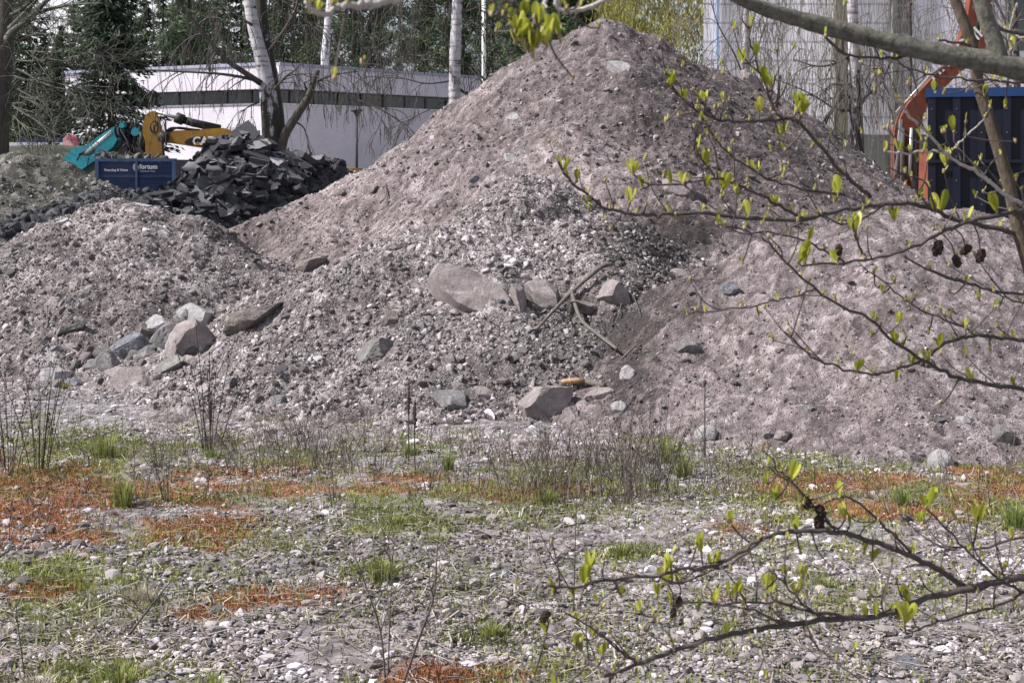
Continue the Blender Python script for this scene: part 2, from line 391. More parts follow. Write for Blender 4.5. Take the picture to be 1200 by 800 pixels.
T = math.radians
BOULD = [
 (611, 352, 17, 40, 'pink', 'thin pinkish stone standing on edge against the large flat boulder', T(-28), 6, (0.4, 0.8), 0.2, 0, 1),
 (634, 344, 40, 30, 'pink', 'angular pink stone between the large flat boulder and the forked branch', T(5), 7, (0.4, 0.8), 0.2),
 (720, 344, 42, 30, 'pink', 'pale pink flat stone just beyond the upper end of the forked branch', T(15), 6, (0.4, 0.8), 0.2),
 (686, 361, 32, 22, 'brown', 'brownish stone sunk in the rubble behind the fork of the dead branch', T(-5), 6, (0.4, 0.8), 0.35),
 (641, 476, 60, 50, 'pink', 'big angular pinkish boulder at the foot of the stony heap, by the split wood', T(-12), 7, (0.42, 0.8), 0.05),
 (669, 488, 20, 26, 'pink', 'small pinkish stone half buried against the big angular boulder', T(5), 5, (0.6, 0.9), 0.3),
 (735, 437, 17, 19, 'white', 'pale round stone on the edge between the stony heap and the sandy heap', 0, 4, (0.75, 0.95), 0.1),
 (725, 477, 18, 15, 'white', 'whitish oval stone low on the sandy heap beside a dark stalk', T(-10), 3, (0.8, 0.97), 0.1),
 (701, 461, 34, 14, 'pink', 'flat pale stone beside the split piece of wood', T(-15), 5, (0.6, 0.9), 0.3),
 (625, 507, 21, 15, 'white', 'smooth white stone on the ground below the big angular boulder', 0, 3, (0.85, 0.98), 0.1),
 (637, 504, 9, 10, 'grey', 'small dark grey stone touching the smooth white stone', 0, 4, (0.7, 0.95), 0.1),
 (645, 508, 11, 9, 'white', 'small white pebble beside the small dark grey stone', 0, 4, (0.7, 0.95), 0.1),
 (826, 507, 25, 20, 'white', 'smooth white dome shaped stone in the grass at the foot of the sandy heap', T(-15), 3, (0.85, 0.98), 0.1),
 (1099, 541, 28, 31, 'white', 'egg shaped pale lilac stone standing in the grass by the orange moss', T(4), 2, (0.92, 0.99), 0.1, 0, 1, 0.02),
 (1112, 560, 18, 9, 'white', 'chalk white chip lying before the egg shaped stone', T(-10), 7, (0.4, 0.8), 0.1),
 (1057, 531, 16, 10, 'white', 'rough white lump in the grass just behind the egg shaped stone', T(5), 7, (0.5, 0.8), 0.1),
 (806, 407, 32, 20, 'grey', 'grey and white stone alone on the bare slope of the sandy heap', T(-10), 6, (0.5, 0.85), 0.2),
 (795, 219, 38, 26, 'pink', 'large pale pink stone on the tallest heap, seen through the budding twigs', T(22), 5, (0.6, 0.9), 0.1),
 (795, 322, 25, 14, 'pink', 'smooth rounded pink stone in the gully above the sandy heap', T(10), 3, (0.8, 0.95), 0.15),
 (854, 337, 20, 14, 'blue', 'blue grey round stone near the crest of the sandy heap', T(-8), 4, (0.7, 0.95), 0.15),
 (444, 410, 50, 30, 'green', 'greenish grey boulder with a dirty top in the middle of the stony heap', T(-6), 7, (0.4, 0.8), 0.1),
 (459, 374, 20, 20, 'brown', 'brown block shaped stone uphill of the greenish grey boulder', T(12), 6, (0.5, 0.8), 0.15),
 (526, 468, 42, 20, 'grey', 'flat grey stone with a lump on top near the foot of the stony heap', T(3), 6, (0.5, 0.85), 0.1),
 (535, 453, 18, 12, 'grey', 'small grey lump resting on the flat grey stone', T(-20), 6, (0.5, 0.85), 0.1),
 (566, 463, 25, 20, 'pink', 'pinkish stone with a split face next to the flat grey stone', T(15), 6, (0.45, 0.8), 0.15),
 (325, 472, 24, 19, 'grey', 'rounded pale grey stone at the foot between the two stony heaps', T(-20), 4, (0.7, 0.92), 0.1),
 (68, 442, 32, 27, 'white', 'pale tilted block at the outer end of the boulder row, with grass before it', T(-35), 7, (0.4, 0.75), 0.1),
 (89, 451, 24, 15, 'blue', 'bluish low stone beside the pale tilted block', T(8), 6, (0.5, 0.85), 0.1),
 (126, 426, 35, 34, 'grey', 'two toned grey boulder with a pale flat top in the boulder row', T(-8), 6, (0.45, 0.8), 0.05),
 (154, 407, 36, 25, 'blue', 'dark blue grey boulder perched above the two toned boulder', T(-15), 6, (0.45, 0.8), 0.05),
 (170, 418, 30, 16, 'grey', 'long dark stone lying under the leaning slab', T(-35), 5, (0.5, 0.85), 0.1),
 (196, 400, 24, 42, 'grey', 'narrow grey slab leaning upright in the middle of the boulder row', T(28), 7, (0.35, 0.75), 0.05),
 (187, 384, 24, 24, 'white', 'pale stone tucked behind the narrow leaning slab', T(30), 6, (0.5, 0.8), 0.1),
 (213, 371, 22, 16, 'grey', 'small flat stone at the top of the boulder row', T(0), 6, (0.4, 0.8), 0.1),
 (228, 372, 30, 26, 'white', 'pale crumbly stone above the biggest pink boulder', T(10), 7, (0.5, 0.8), 0.15),
 (232, 405, 52, 56, 'pink', 'biggest pink boulder of the row, dusted with soil on top', T(10), 6, (0.5, 0.85), 0.0),
 (301, 371, 68, 27, 'brown', 'long brown block lying across the dip between the two stony heaps', T(-20), 7, (0.35, 0.75), 0.05),
 (197, 430, 46, 15, 'green', 'flat pale greenish slab tilted below the biggest pink boulder', T(-28), 7, (0.3, 0.7), 0.05),
 (160, 447, 40, 31, 'pink', 'angular pinkish boulder at the front of the row, lowest on the flat ground', T(-12), 7, (0.45, 0.8), 0.05),
 (138, 440, 30, 18, 'pink', 'low pink stone wedged behind the angular front boulder', T(-15), 6, (0.5, 0.85), 0.1),
 (89, 386, 30, 12, 'green', 'tilted grey slab alone on the slope above the boulder row', T(-30), 7, (0.3, 0.7), 0.1),
 (172, 387, 15, 14, 'brown', 'dark cube like stone at the upper edge of the boulder row', T(20), 7, (0.4, 0.8), 0.1),
 (365, 309, 36, 15, 'brown', 'brown oblong stone where the stony heaps meet the tallest heap', T(-22), 5, (0.5, 0.85), 0.1),
 (728, 82, 34, 17, 'white', 'whitish rock below the summit of the tallest heap', T(12), 7, (0.45, 0.8), 0.15),
 (880, 97, 28, 24, 'pink', 'pinkish lump of rock on the skyline flank of the tallest heap', T(10), 6, (0.5, 0.85), 0.1),
 (600, 189, 20, 15, 'white', 'pale pointed stone midway up the tallest heap', T(15), 7, (0.45, 0.8), 0.1),
 (556, 211, 12, 11, 'blue', 'small blue grey stone midway up the tallest heap', T(0), 5, (0.6, 0.9), 0.1),
 (601, 138, 15, 12, 'white', 'pale stone on the shoulder of the tallest heap near the birch', T(15), 5, (0.6, 0.9), 0.1),
 (436, 221, 16, 11, 'pink', 'pinkish rounded stone on the long left shoulder of the tallest heap', T(0), 5, (0.6, 0.9), 0.1),
 (1172, 509, 26, 24, 'green', 'dull greenish stone low on the sandy heap near the frame edge', T(10), 7, (0.5, 0.85), 0.15),
 (1130, 494, 24, 14, 'white', 'crumbled whitish lump low on the sandy heap', T(10), 8, (0.5, 0.8), 0.2),
 (945, 478, 18, 10, 'grey', 'low grey stone near the foot of the sandy heap', T(0), 6, (0.5, 0.9), 0.2),
 (915, 508, 18, 12, 'pink', 'pinkish stone at the toe of the sandy heap near the dome shaped stone', T(0), 5, (0.6, 0.9), 0.1),
 (898, 508, 13, 9, 'grey', 'small grey stone touching the pinkish stone at the toe of the sandy heap', T(0), 5, (0.6, 0.9), 0.1),
 (570, 624, 32, 14, 'pink', 'flat pink stone lying alone on the open stony ground', T(4), 7, (0.45, 0.8), 0.1),
 (604, 614, 40, 8, 'grey', 'wide flat grey slab on the ground behind the flat pink stone', T(0), 7, (0.5, 0.8), 0.1),
 (590, 668, 26, 11, 'blue', 'lilac grey flat stone on the open stony ground', T(0), 6, (0.5, 0.85), 0.1),
 (62, 762, 38, 13, 'white', 'broad pale flat stone on the ground near the bottom corner', T(-5), 6, (0.5, 0.85), 0.1),
 (322, 692, 24, 12, 'white', 'white stone among the orange moss', T(5), 6, (0.5, 0.85), 0.1),
 (284, 697, 26, 11, 'white', 'flat white stone at the edge of the orange moss', T(-5), 6, (0.5, 0.85), 0.1),
 (1112, 742, 26, 16, 'white', 'pale angular stone under the long lower branch', T(8), 6, (0.5, 0.85), 0.1),
 (996, 787, 26, 17, 'white', 'pale pyramid shaped stone at the bottom edge under the lower branch', T(8), 7, (0.45, 0.8), 0.1),
 (905, 650, 36, 14, 'blue', 'wide lilac stone on the ground behind the lower branch', T(0), 6, (0.5, 0.85), 0.1),
 (1060, 776, 34, 20, 'blue', 'lilac grey rough stone at the bottom edge of the photo', T(0), 7, (0.5, 0.85), 0.1),
 (1140, 772, 26, 16, 'grey', 'grey rough stone at the bottom edge, right of the lilac one', T(0), 7, (0.5, 0.85), 0.1),
 (30, 266, 16, 12, 'pink', 'pale block at the foot of the grey green heap', T(-20), 7, (0.4, 0.75), 0.1),
 (75, 262, 17, 12, 'white', 'pale block on the brow of the low rounded heap', T(-10), 7, (0.4, 0.75), 0.1),
]
BPX = np.array([b[:4] for b in BOULD] + [(555, 344, 92, 56)], float)
def clear_of_boulders(x, y, z, f=.43):
    px = 600 + F * x / y; py = PYH + (HC - z) * F / y; ok = np.ones(len(x), bool)
    for cx, cy, w, h in BPX: ok &= ((px - cx) / (w * f)) ** 2 + ((py - cy) / (h * f)) ** 2 > 1
    return ok
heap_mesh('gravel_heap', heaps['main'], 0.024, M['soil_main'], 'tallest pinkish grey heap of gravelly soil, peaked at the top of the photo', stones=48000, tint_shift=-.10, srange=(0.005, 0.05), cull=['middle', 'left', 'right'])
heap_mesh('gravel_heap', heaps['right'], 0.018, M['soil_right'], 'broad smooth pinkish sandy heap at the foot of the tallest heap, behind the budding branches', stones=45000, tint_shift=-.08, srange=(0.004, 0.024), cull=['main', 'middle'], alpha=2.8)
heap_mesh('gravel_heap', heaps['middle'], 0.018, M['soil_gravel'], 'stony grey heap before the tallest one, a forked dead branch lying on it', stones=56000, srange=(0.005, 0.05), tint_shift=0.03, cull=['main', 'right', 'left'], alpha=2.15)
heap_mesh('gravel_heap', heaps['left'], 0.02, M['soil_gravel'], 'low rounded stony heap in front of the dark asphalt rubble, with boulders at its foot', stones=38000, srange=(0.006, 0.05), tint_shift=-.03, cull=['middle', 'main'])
heap_mesh('rubble_heap', heaps['grey'], 0.05, M['grey_heap'], 'dull grey green heap of rubble in front of the white wall and the teal boom', 'rubble heap', stones=9000, srange=(0.012, 0.08), tint_shift=-0.12, alpha=2.4)
heap_mesh('asphalt_heap', heaps['crumb'], 0.05, M['asphalt_crumb'], 'long low bank of blue black asphalt crumbs running below the blue dumpster', 'asphalt heap', stones=9000, srange=(0.02, 0.14), smat=M['asphalt'], alpha=2.2)
slab_heap = heap_mesh('asphalt_heap', heaps['slab'], 0.07, M['asphalt_crumb'], 'tall pile of broken dark asphalt under the yellow excavator arm', 'asphalt heap', stones=9000, srange=(0.03, 0.2), smat=M['asphalt'], alpha=1.9)

# ------------------------------------------------------------------ ground
def blobmask(x, y, blobs, s, nz=1.1):
    px = 600 + F * x / y; py = PYH + HC * F / y
    n = fbm(x * 3.2, y * 3.2, 5, s, 0.75)
    m = np.zeros(np.shape(x))
    for cx, cy, rx, ry, w in blobs:
        d = np.sqrt(((px - cx) / rx) ** 2 + ((py - cy) / ry) ** 2)
        m = np.maximum(m, w * np.clip(1.22 - d + nz * n, 0, 1))
    if s == 620: m = np.maximum(m, np.clip(.9 * fbm(x * 2.1, y * 2.1, 5, 777, .7) + .05 + .38 * (Y0M(x, y)), 0, .75))
    return m
Y0M = lambda x, y: np.clip(1 - np.abs(y - 8.2) / 1.4, 0, 1)
MOSS = [(90, 580, 190, 26, 1), (40, 615, 110, 38, 1), (240, 622, 75, 24, 1.1), (310, 702, 85, 17, 1), (300, 553, 80, 12, .8), (380, 575, 160, 14, .6), (-60, 560, 120, 40, 1),
        (930, 572, 70, 16, .8), (1040, 566, 80, 14, .7), (1060, 602, 130, 18, 1.0), (1165, 556, 70, 14, .8), (870, 625, 70, 14, .8), (640, 578, 150, 14, .55), (540, 792, 110, 14, .9), (30, 690, 70, 12, .8), (850, 700, 60, 8, .4), (1270, 580, 120, 40, 1), (240, 716, 35, 10, .9), (470, 560, 60, 10, .6), (130, 760, 60, 8, .3)]
GREEN = [(60, 672, 110, 24, 1), (470, 612, 90, 22, 1), (120, 525, 60, 20, .8), (50, 530, 60, 22, .7), (660, 568, 150, 28, .8), (800, 530, 90, 24, .8), (1175, 602, 60, 24, 1), (560, 742, 60, 18, .6), (440, 665, 50, 30, .6),
         (300, 635, 220, 30, .45), (700, 600, 260, 18, .5), (950, 690, 120, 14, .5), (1060, 585, 40, 14, .9), (730, 650, 60, 14, .7), (120, 790, 160, 20, .6), (900, 545, 140, 14, .6), (480, 525, 90, 16, .6), (250, 520, 50, 12, .8), (700, 730, 300, 60, .25), (200, 690, 260, 40, .3), (500, 690, 200, 60, .3)]
def axis(lo, hi, step, far, g=1.18):
    a = list(np.arange(lo, hi, step)); s = step
    while a[-1] < far[1]: s *= g; a.append(a[-1] + s)
    s = step; b = [lo]
    while b[-1] > far[0]: s *= g; b.append(b[-1] - s)
    return np.array(sorted(set(b[1:])) + a)
xs, ys = axis(-4.6, 4.6, 0.022, (-900, 900)), axis(4.0, 12.0, 0.022, (-60, 2500))
X, Y = np.meshgrid(xs, ys); Xf, Yf = X.ravel(), Y.ravel()
near = (np.abs(Xf) < 8) & (Yf > 2) & (Yf < 16)
gz = ground_z(Xf, Yf); gt = np.full(len(Xf), 0.45)
c1, r1 = clods(Xf[near] * 26, Yf[near] * 26, 500); c2, r2 = clods(Xf[near] * 12, Yf[near] * 12, 520)
gz[near] += 0.010 * c1 + 0.016 * c2 * np.clip(0.5 + fbm(Xf[near], Yf[near], 3, 530), 0, 1)
gt[near] = np.clip(0.15 + 0.55 * r1 + 0.3 * r2 * c2, 0, 1)
mo = np.zeros(len(Xf)); gr = np.zeros(len(Xf))
mo[near] = blobmask(Xf[near], Yf[near], MOSS, 610); gr[near] = blobmask(Xf[near], Yf[near], GREEN, 620)
nx, ny = len(xs), len(ys)
i = (np.arange(ny - 1)[:, None] * nx + np.arange(nx - 1)[None, :]).ravel()
mb = MB(); mb.add(np.stack([Xf, Yf, gz], -1), None, np.stack([i, i + 1, i + nx + 1, i + nx], -1), 0, gt)
def groundmat():
    m, nt, b = newmat('stony_ground')
    co = nd(nt, 'ShaderNodeTexCoord').outputs['Object']
    at = nd(nt, 'ShaderNodeAttribute', attribute_name='tint').outputs['Fac']
    c = ramp(nt, at, [(0, (0.055, 0.049, 0.049)), (0.45, (0.16, 0.146, 0.15)), (0.8, (0.30, 0.278, 0.292)), (1, (0.47, 0.445, 0.475))])
    c = mixc(nt, 0.5, c, ramp(nt, noise(nt, co, 9.0, 6, 0.7), [(0.32, (0.45, 0.43, 0.41)), (0.7, (1.25, 1.23, 1.28))]), 'MULTIPLY')
    # rust coloured moss and green ground cover where they grow
    mf = nd(nt, 'ShaderNodeAttribute', attribute_name='moss').outputs['Fac']
    gf = nd(nt, 'ShaderNodeAttribute', attribute_name='green').outputs['Fac']
    mc = ramp(nt, noise(nt, co, 22.0, 5, 0.7), [(0.3, (0.08, 0.036, 0.022)), (0.5, (0.21, 0.086, 0.042)), (0.7, (0.33, 0.16, 0.065))])
    gc = ramp(nt, noise(nt, co, 25.0, 5, 0.7), [(0.3, (0.06, 0.065, 0.03)), (0.7, (0.2, 0.22, 0.09))])
    c = mixc(nt, ramp(nt, gf, [(0.25, (0, 0, 0)), (0.7, (0.75, 0.75, 0.75))]), c, gc)
    c = mixc(nt, ramp(nt, mf, [(0.25, (0, 0, 0)), (0.6, (0.9, 0.9, 0.9))]), c, mc)
    nt.links.new(c, b.inputs['Base Color']); b.inputs['Roughness'].default_value = 0.95
    bump(nt, b, noise(nt, co, 80.0, 5, 0.7), 0.6, 0.01)
    return m
ground = mb.build('ground', groundmat(), smooth=True); tag(ground, kind='structure')
for nm, ar in (('moss', mo), ('green', gr)):
    at = ground.data.attributes.new(nm, 'FLOAT', 'POINT'); at.data.foreach_set('value', ar.astype(np.float32))

rng = np.random.default_rng(21)
n = 150000
x, y = rng.uniform(-5.2, 5.2, n), 4.2 / (1 - rng.uniform(size=n) * (1 - 4.2 / 11.8))
ok = in_view(x, y, 160) & (rng.uniform(size=n) < np.clip(0.62 + 1.0 * fbm(x * 1.7, y * 1.7, 4, 700, .6) - 0.55 * np.clip(blobmask(x, y, MOSS, 610), 0, 1) - 0.4 * np.clip(blobmask(x, y, GREEN, 620), 0, 1), 0.04, 1)) & (top_z(x, y) - ground_z(x, y) < 0.06)
x, y = x[ok][:60000], y[ok][:60000]
s = psize(len(x), rng, 0.005, 0.036, 2.6)
pos = np.stack([x, y, ground_z(x, y) + 0.012 + s * 0.1], -1)
tt = np.clip(rng.beta(1.5, 1.5, len(x)) + 0.3 * fbm(x * 1.4, y * 1.4, 3, 707), 0, 1)
mb = MB(); big = s > 0.018
scatter_stones(mb, pos[big], s[big] * 1.15, rng, tt[big], MED, True); scatter_stones(mb, pos[~big], s[~big] * 1.15, rng, tt[~big], SMALL, True)
tag(mb.build('gravel', M['stones']), 'loose grey and white gravel strewn over the flat ground', kind='stuff')

# ------------------------------------------------------------------ moss, ground cover, straw
def foliage(name, stops, trans=0.3, rough=0.7):
    m, nt, b = newmat(name)
    at = nd(nt, 'ShaderNodeAttribute', attribute_name='tint').outputs['Fac']
    c = ramp(nt, at, stops)
    nt.links.new(c, b.inputs['Base Color']); b.inputs['Roughness'].default_value = rough
    if trans:
        tr = nd(nt, 'ShaderNodeBsdfTranslucent'); nt.links.new(c, tr.inputs[0])
        mx = nd(nt, 'ShaderNodeMixShader'); mx.inputs[0].default_value = trans
        nt.links.new(b.outputs[0], mx.inputs[1]); nt.links.new(tr.outputs[0], mx.inputs[2])
        nt.links.new(mx.outputs[0], nt.nodes['Material Output'].inputs['Surface'])
    return m
M['moss'] = foliage('rust_moss', [(0, (0.07, 0.035, 0.022)), (0.4, (0.24, 0.09, 0.042)), (0.7, (0.38, 0.16, 0.065)), (0.86, (0.42, 0.26, 0.10)), (1, (0.30, 0.31, 0.09))], 0.15)
M['cover'] = foliage('green_cover', [(0, (0.09, 0.085, 0.04)), (0.35, (0.17, 0.19, 0.06)), (0.7, (0.30, 0.34, 0.09)), (1, (0.46, 0.45, 0.2))], 0.35)
M['straw'] = foliage('dead_straw', [(0, (0.09, 0.075, 0.065)), (0.5, (0.26, 0.22, 0.18)), (1, (0.52, 0.47, 0.40))], 0.15)
M['weed'] = foliage('dead_weed', [(0, (0.05, 0.04, 0.038)), (0.5, (0.11, 0.092, 0.083)), (1, (0.26, 0.22, 0.19))], 0.0)
M['grass'] = foliage('fresh_grass', [(0, (0.08, 0.12, 0.03)), (0.5, (0.19, 0.25, 0.065)), (1, (0.40, 0.41, 0.17))], 0.35)
def blades(mb, x, y, z, h, w, rng, tint, lean=0.5):
    n = len(x); a = rng.uniform(0, 2 * math.pi, n); b = rng.uniform(0, 2 * math.pi, n); l = rng.uniform(0, lean, n)
    base = np.stack([x, y, z], -1)
    d = np.stack([np.cos(a), np.sin(a), np.zeros(n)], -1) * (w / 2)[:, None]
    tip = base + np.stack([np.cos(b) * l * h, np.sin(b) * l * h, h * np.sqrt(np.clip(1 - l * l, 0.05, 1))], -1)
    v = np.stack([base - d, base + d, tip], 1).reshape(-1, 3)
    mb.add(v, np.arange(3 * n).reshape(-1, 3), None, 0, np.repeat(tint, 3))
def cover_points(n, blobs, seed, rng, pw=1.0):
    x, y = rng.uniform(-4.6, 4.6, n), 4.3 / (1 - rng.uniform(size=n) * (1 - 4.3 / 10.3))
    m = blobmask(x, y, blobs, seed)
    ok = in_view(x, y, 120) & (rng.uniform(size=n) < m ** pw * 1.1) & (top_z(x, y, ['right', 'middle', 'left']) - ground_z(x, y) < 0.10)
    return x[ok], y[ok]
rng = np.random.default_rng(31)
x, y = cover_points(420000, MOSS, 610, rng, 1.3); x, y = x[:85000], y[:85000]
mb = MB(); blades(mb, x, y, ground_z(x, y) + 0.012, rng.uniform(0.010, 0.028, len(x)), rng.uniform(0.004, 0.009, len(x)), rng, np.clip(0.5 + 0.55 * fbm(x * 4, y * 4, 4, 640, .7) + rng.normal(0, 0.2, len(x)), 0, 1), 0.8)
tag(mb.build('moss', M['moss']), 'rust red and orange moss carpeting patches of the ground', kind='stuff')
x, y = cover_points(600000, GREEN, 620, rng, 1.5); x, y = x[:95000], y[:95000]
mb = MB(); blades(mb, x, y, ground_z(x, y) + 0.012, rng.uniform(0.008, 0.035, len(x)), rng.uniform(0.006, 0.014, len(x)), rng, np.clip(0.44 + 0.6 * fbm(x * 2.2, y * 2.2, 4, 650, .7) + rng.normal(0, 0.2, len(x)), 0, 1), 0.85)
tag(mb.build('ground_cover', M['cover']), 'low yellow green plants spreading between the stones', kind='stuff')
n = 34000
x, y = rng.uniform(-4.6, 4.6, n), 4.3 / (1 - rng.uniform(size=n) * (1 - 4.3 / 10.0))
ok = in_view(x, y, 120) & (rng.uniform(size=n) < np.clip(0.55 + 0.7 * fbm(x * 1.3, y * 1.3, 3, 660), 0.05, 1)) & (top_z(x, y) - ground_z(x, y) < 0.05)
x, y = x[ok], y[ok]; n = len(x)
a = rng.uniform(0, math.pi, n); L = rng.uniform(0.02, 0.12, n); w = rng.uniform(0.0012, 0.0032, n)
dv = np.stack([np.cos(a), np.sin(a), rng.normal(0, 0.14, n)], -1); nv = np.stack([-np.sin(a), np.cos(a), np.zeros(n)], -1)
c = np.stack([x, y, ground_z(x, y) + 0.028], -1)
v = np.stack([c - dv * L[:, None] / 2 - nv * w[:, None], c - dv * L[:, None] / 2 + nv * w[:, None], c + dv * L[:, None] / 2 + nv * w[:, None], c + dv * L[:, None] / 2 - nv * w[:, None]], 1).reshape(-1, 3)
mb = MB(); mb.add(v, None, np.arange(4 * n).reshape(-1, 4), 0, np.repeat(rng.beta(.8, 1.1, n), 4))
tag(mb.build('straw_litter', M['straw']), 'dry stalks and straw lying over the stony ground', kind='stuff')

def smooth_path(pts, k=5):
    pts = np.asarray(pts, float)
    if len(pts) < 3: 
        t = np.linspace(0, 1, k + 1)[:, None]; return pts[0] * (1 - t) + pts[-1] * t
    e = np.vstack([2 * pts[0] - pts[1], pts, 2 * pts[-1] - pts[-2]]); o = []
    for i in range(1, len(e) - 2):
        a, b, c, d = e[i - 1], e[i], e[i + 1], e[i + 2]
        for t in np.linspace(0, 1, k, endpoint=False):
            o.append(0.5 * (2 * b + (c - a) * t + (2 * a - 5 * b + 4 * c - d) * t * t + (3 * b - a - 3 * c + d) * t ** 3))
    o.append(pts[-1]); return np.array(o)
# ------------------------------------------------------------------ boulders (each a thing of its own)
rng = np.random.default_rng(55)
def boulder(px, py, w, h, kind, label, tilt=0.0, cuts=7, dep=(0.5, 0.9), sink=0.22, yaw=0.0, thick=1.0, rough=0.11, names=FRONT, cat='boulder', sub=4):
    p = hit(px, py, names); Y = p[1]
    fz = 1.28 if px < 262 and py > 365 else 1.1; w, h = w * fz, h * fz; hw, hh = w / 2 / F * Y, h / 2 / F * Y
    v, f = stone(sub, rng, cuts + 5, (dep[0] - .04, dep[1] - .06), .05)
    v = v * (1 + .035 * fbm(v[:, 0] * 7 + px, v[:, 1] * 7 + v[:, 2] * 7, 3, 880, .6))[:, None]
    v = v * np.array([hw, (hw + hh) * 0.5 * thick, hh])
    if w > 100:                                            # the flat slab leans back on the slope
        cl_, sl_ = math.cos(T(42)), math.sin(T(42)); v = v * [1, .55, 1.25] @ np.array([[1, 0, 0], [0, cl_, sl_], [0, -sl_, cl_]]).T
    ct, st = math.cos(tilt), math.sin(tilt)
    v = v @ np.array([[ct, 0, st], [0, 1, 0], [-st, 0, ct]]).T
    cy, sy = math.cos(yaw), math.sin(yaw)
    v = v @ np.array([[cy, -sy, 0], [sy, cy, 0], [0, 0, 1]]).T
    mb = MB(); mb.add(v, f, None, 0, 0.5)
    o = mb.build('boulder' if cat == 'boulder' else 'stone', R[kind], smooth=True)
    me = o.data
    o.location = (p[0], Y + (hw + hh) * 0.5 * thick * (sink - .38) - .03, P(px, py, Y)[2])
    me.set_sharp_from_angle(angle=math.radians(24))
    return tag(o, label, cat)
T = math.radians
for a in BOULD: 
    boulder(*a, cat='boulder' if max(a[2], a[3]) >= 24 else 'stone')
out = [(503, 320), (513, 308), (538, 311), (565, 321), (586, 334), (599, 350), (604, 366), (600, 379), (584, 374), (560, 365), (540, 358), (524, 346), (511, 333)]
c0 = hit(556, 344); c0 = c0 + np.array([0, -.10, .05]); nn = np.array([.12, -.80, .58]); nn /= np.linalg.norm(nn)
def on_plane(px, py):
    d = np.array([(px - 600) / F, 1.0, -(py - PYH) / F]); o = np.array([0, 0, HC]); return o + d * ((c0 - o) @ nn) / (d @ nn)
rim = np.array([on_plane(*p) for p in np.array(smooth_path(np.array([(*p, 0) for p in out + out[:1]], float), 4))[:-1, :2]]); kk = len(rim); cen = rim.mean(0)
V = [cen + (rim - cen) * 1.02 - nn * .45, rim - nn * .03] + [cen + (rim - cen) * q for q in (.94, .8, .62, .44, .27, .12)] + [cen[None]]
V = np.vstack(V); V[kk:] += nn * (.035 * fbm(V[kk:, 0] * 5, V[kk:, 2] * 5 + V[kk:, 1] * 3, 5, 61, .65) + .012 * fbm(V[kk:, 0] * 22, V[kk:, 2] * 22, 3, 62))[:, None]
Q = [[r * kk + i, r * kk + (i + 1) % kk, (r + 1) * kk + (i + 1) % kk, (r + 1) * kk + i] for r in range(7) for i in range(kk)]
mb = MB(); mb.add(V, [[7 * kk + i, 7 * kk + (i + 1) % kk, 8 * kk] for i in range(kk)], Q)
o = mb.build('boulder', R['pink'], smooth=True); o.data.set_sharp_from_angle(angle=math.radians(28)); tag(o, 'large flat pinkish slab half buried high on the stony heap beside the forked branch', 'boulder')
# fist sized stones: individuals copied from a few shapes
protos = {}
for kd in R:
    protos[kd] = []
    for k in range(3):
        v, f = stone(2, rng, 7, (0.45, 0.85), 0.06)
        mb = MB(); mb.add(v * np.array([1, 0.8, 0.62]), f, None, 0, 0.5)
        o = mb.build('stone', R[kd], smooth=True); o.data.set_sharp_from_angle(angle=math.radians(26)); protos[kd].append([o, False])
lab = {'main': 'small loose stone lying on the slope of the tallest gravel heap', 'middle': 'small loose stone lying on the stony heap with the forked branch',
       'left': 'small loose stone lying on the low rounded heap by the boulder row', 'right': 'small loose stone lying on the smooth pinkish sandy heap', 'ground': 'loose stone lying on the flat mossy ground'}
areas = {'main': (42, 330, 900, 40, 235, .022, .05), 'middle': (80, 300, 730, 280, 480, .022, .05), 'left': (55, 0, 300, 255, 445, .022, .05), 'right': (26, 760, 1190, 290, 510, .018, .04), 'ground': (75, 0, 1200, 545, 795, .018, .042)}
for nm, (cnt, ax, bx, ay, by, s0, s1) in areas.items():
    k = 0
    while k < cnt:
        px, py = rng.uniform(ax, bx), rng.uniform(ay, by)
        p = hit(px, py)
        if p[1] > 21: continue
        who = max(FRONT, key=lambda q: float(heaps[q].base(np.array([p[0]]), np.array([p[1]]))[0]))
        hgt = float(top_z([p[0]], [p[1]])[0] - ground_z(np.array([p[0]]), np.array([p[1]]))[0])
        if nm == 'ground':
            if hgt > 0.03: continue
        elif who != nm or hgt < 0.05: continue
        kd = rng.choice(['pink', 'grey', 'white', 'brown', 'green', 'blue'], p=[.3, .24, .26, .1, .05, .05])
        e = protos[kd][rng.integers(0, 3)]
        if e[1]: o = e[0].copy(); COL.objects.link(o)
        else: o = e[0]; e[1] = True
        s = float(psize(1, rng, s0, s1, 2.0)[0])
        zz = float(heaps[nm].full(np.array([p[0]]), np.array([p[1]]))[0][0]) if nm != 'ground' else p[2] + 0.01
        o.location = (p[0], p[1], zz + s * 0.2); o.scale = (s * rng.uniform(.8, 1.3), s, s * rng.uniform(.7, 1.1))
        o.rotation_euler = (rng.uniform(-.5, .5), rng.uniform(-.5, .5), rng.uniform(0, 6.28))
        tag(o, lab[nm], 'stone', {'ground': 'loose stones on the ground'}.get(nm, lab[nm].replace('small loose stone', 'small loose stones')))
        k += 1
k = 0
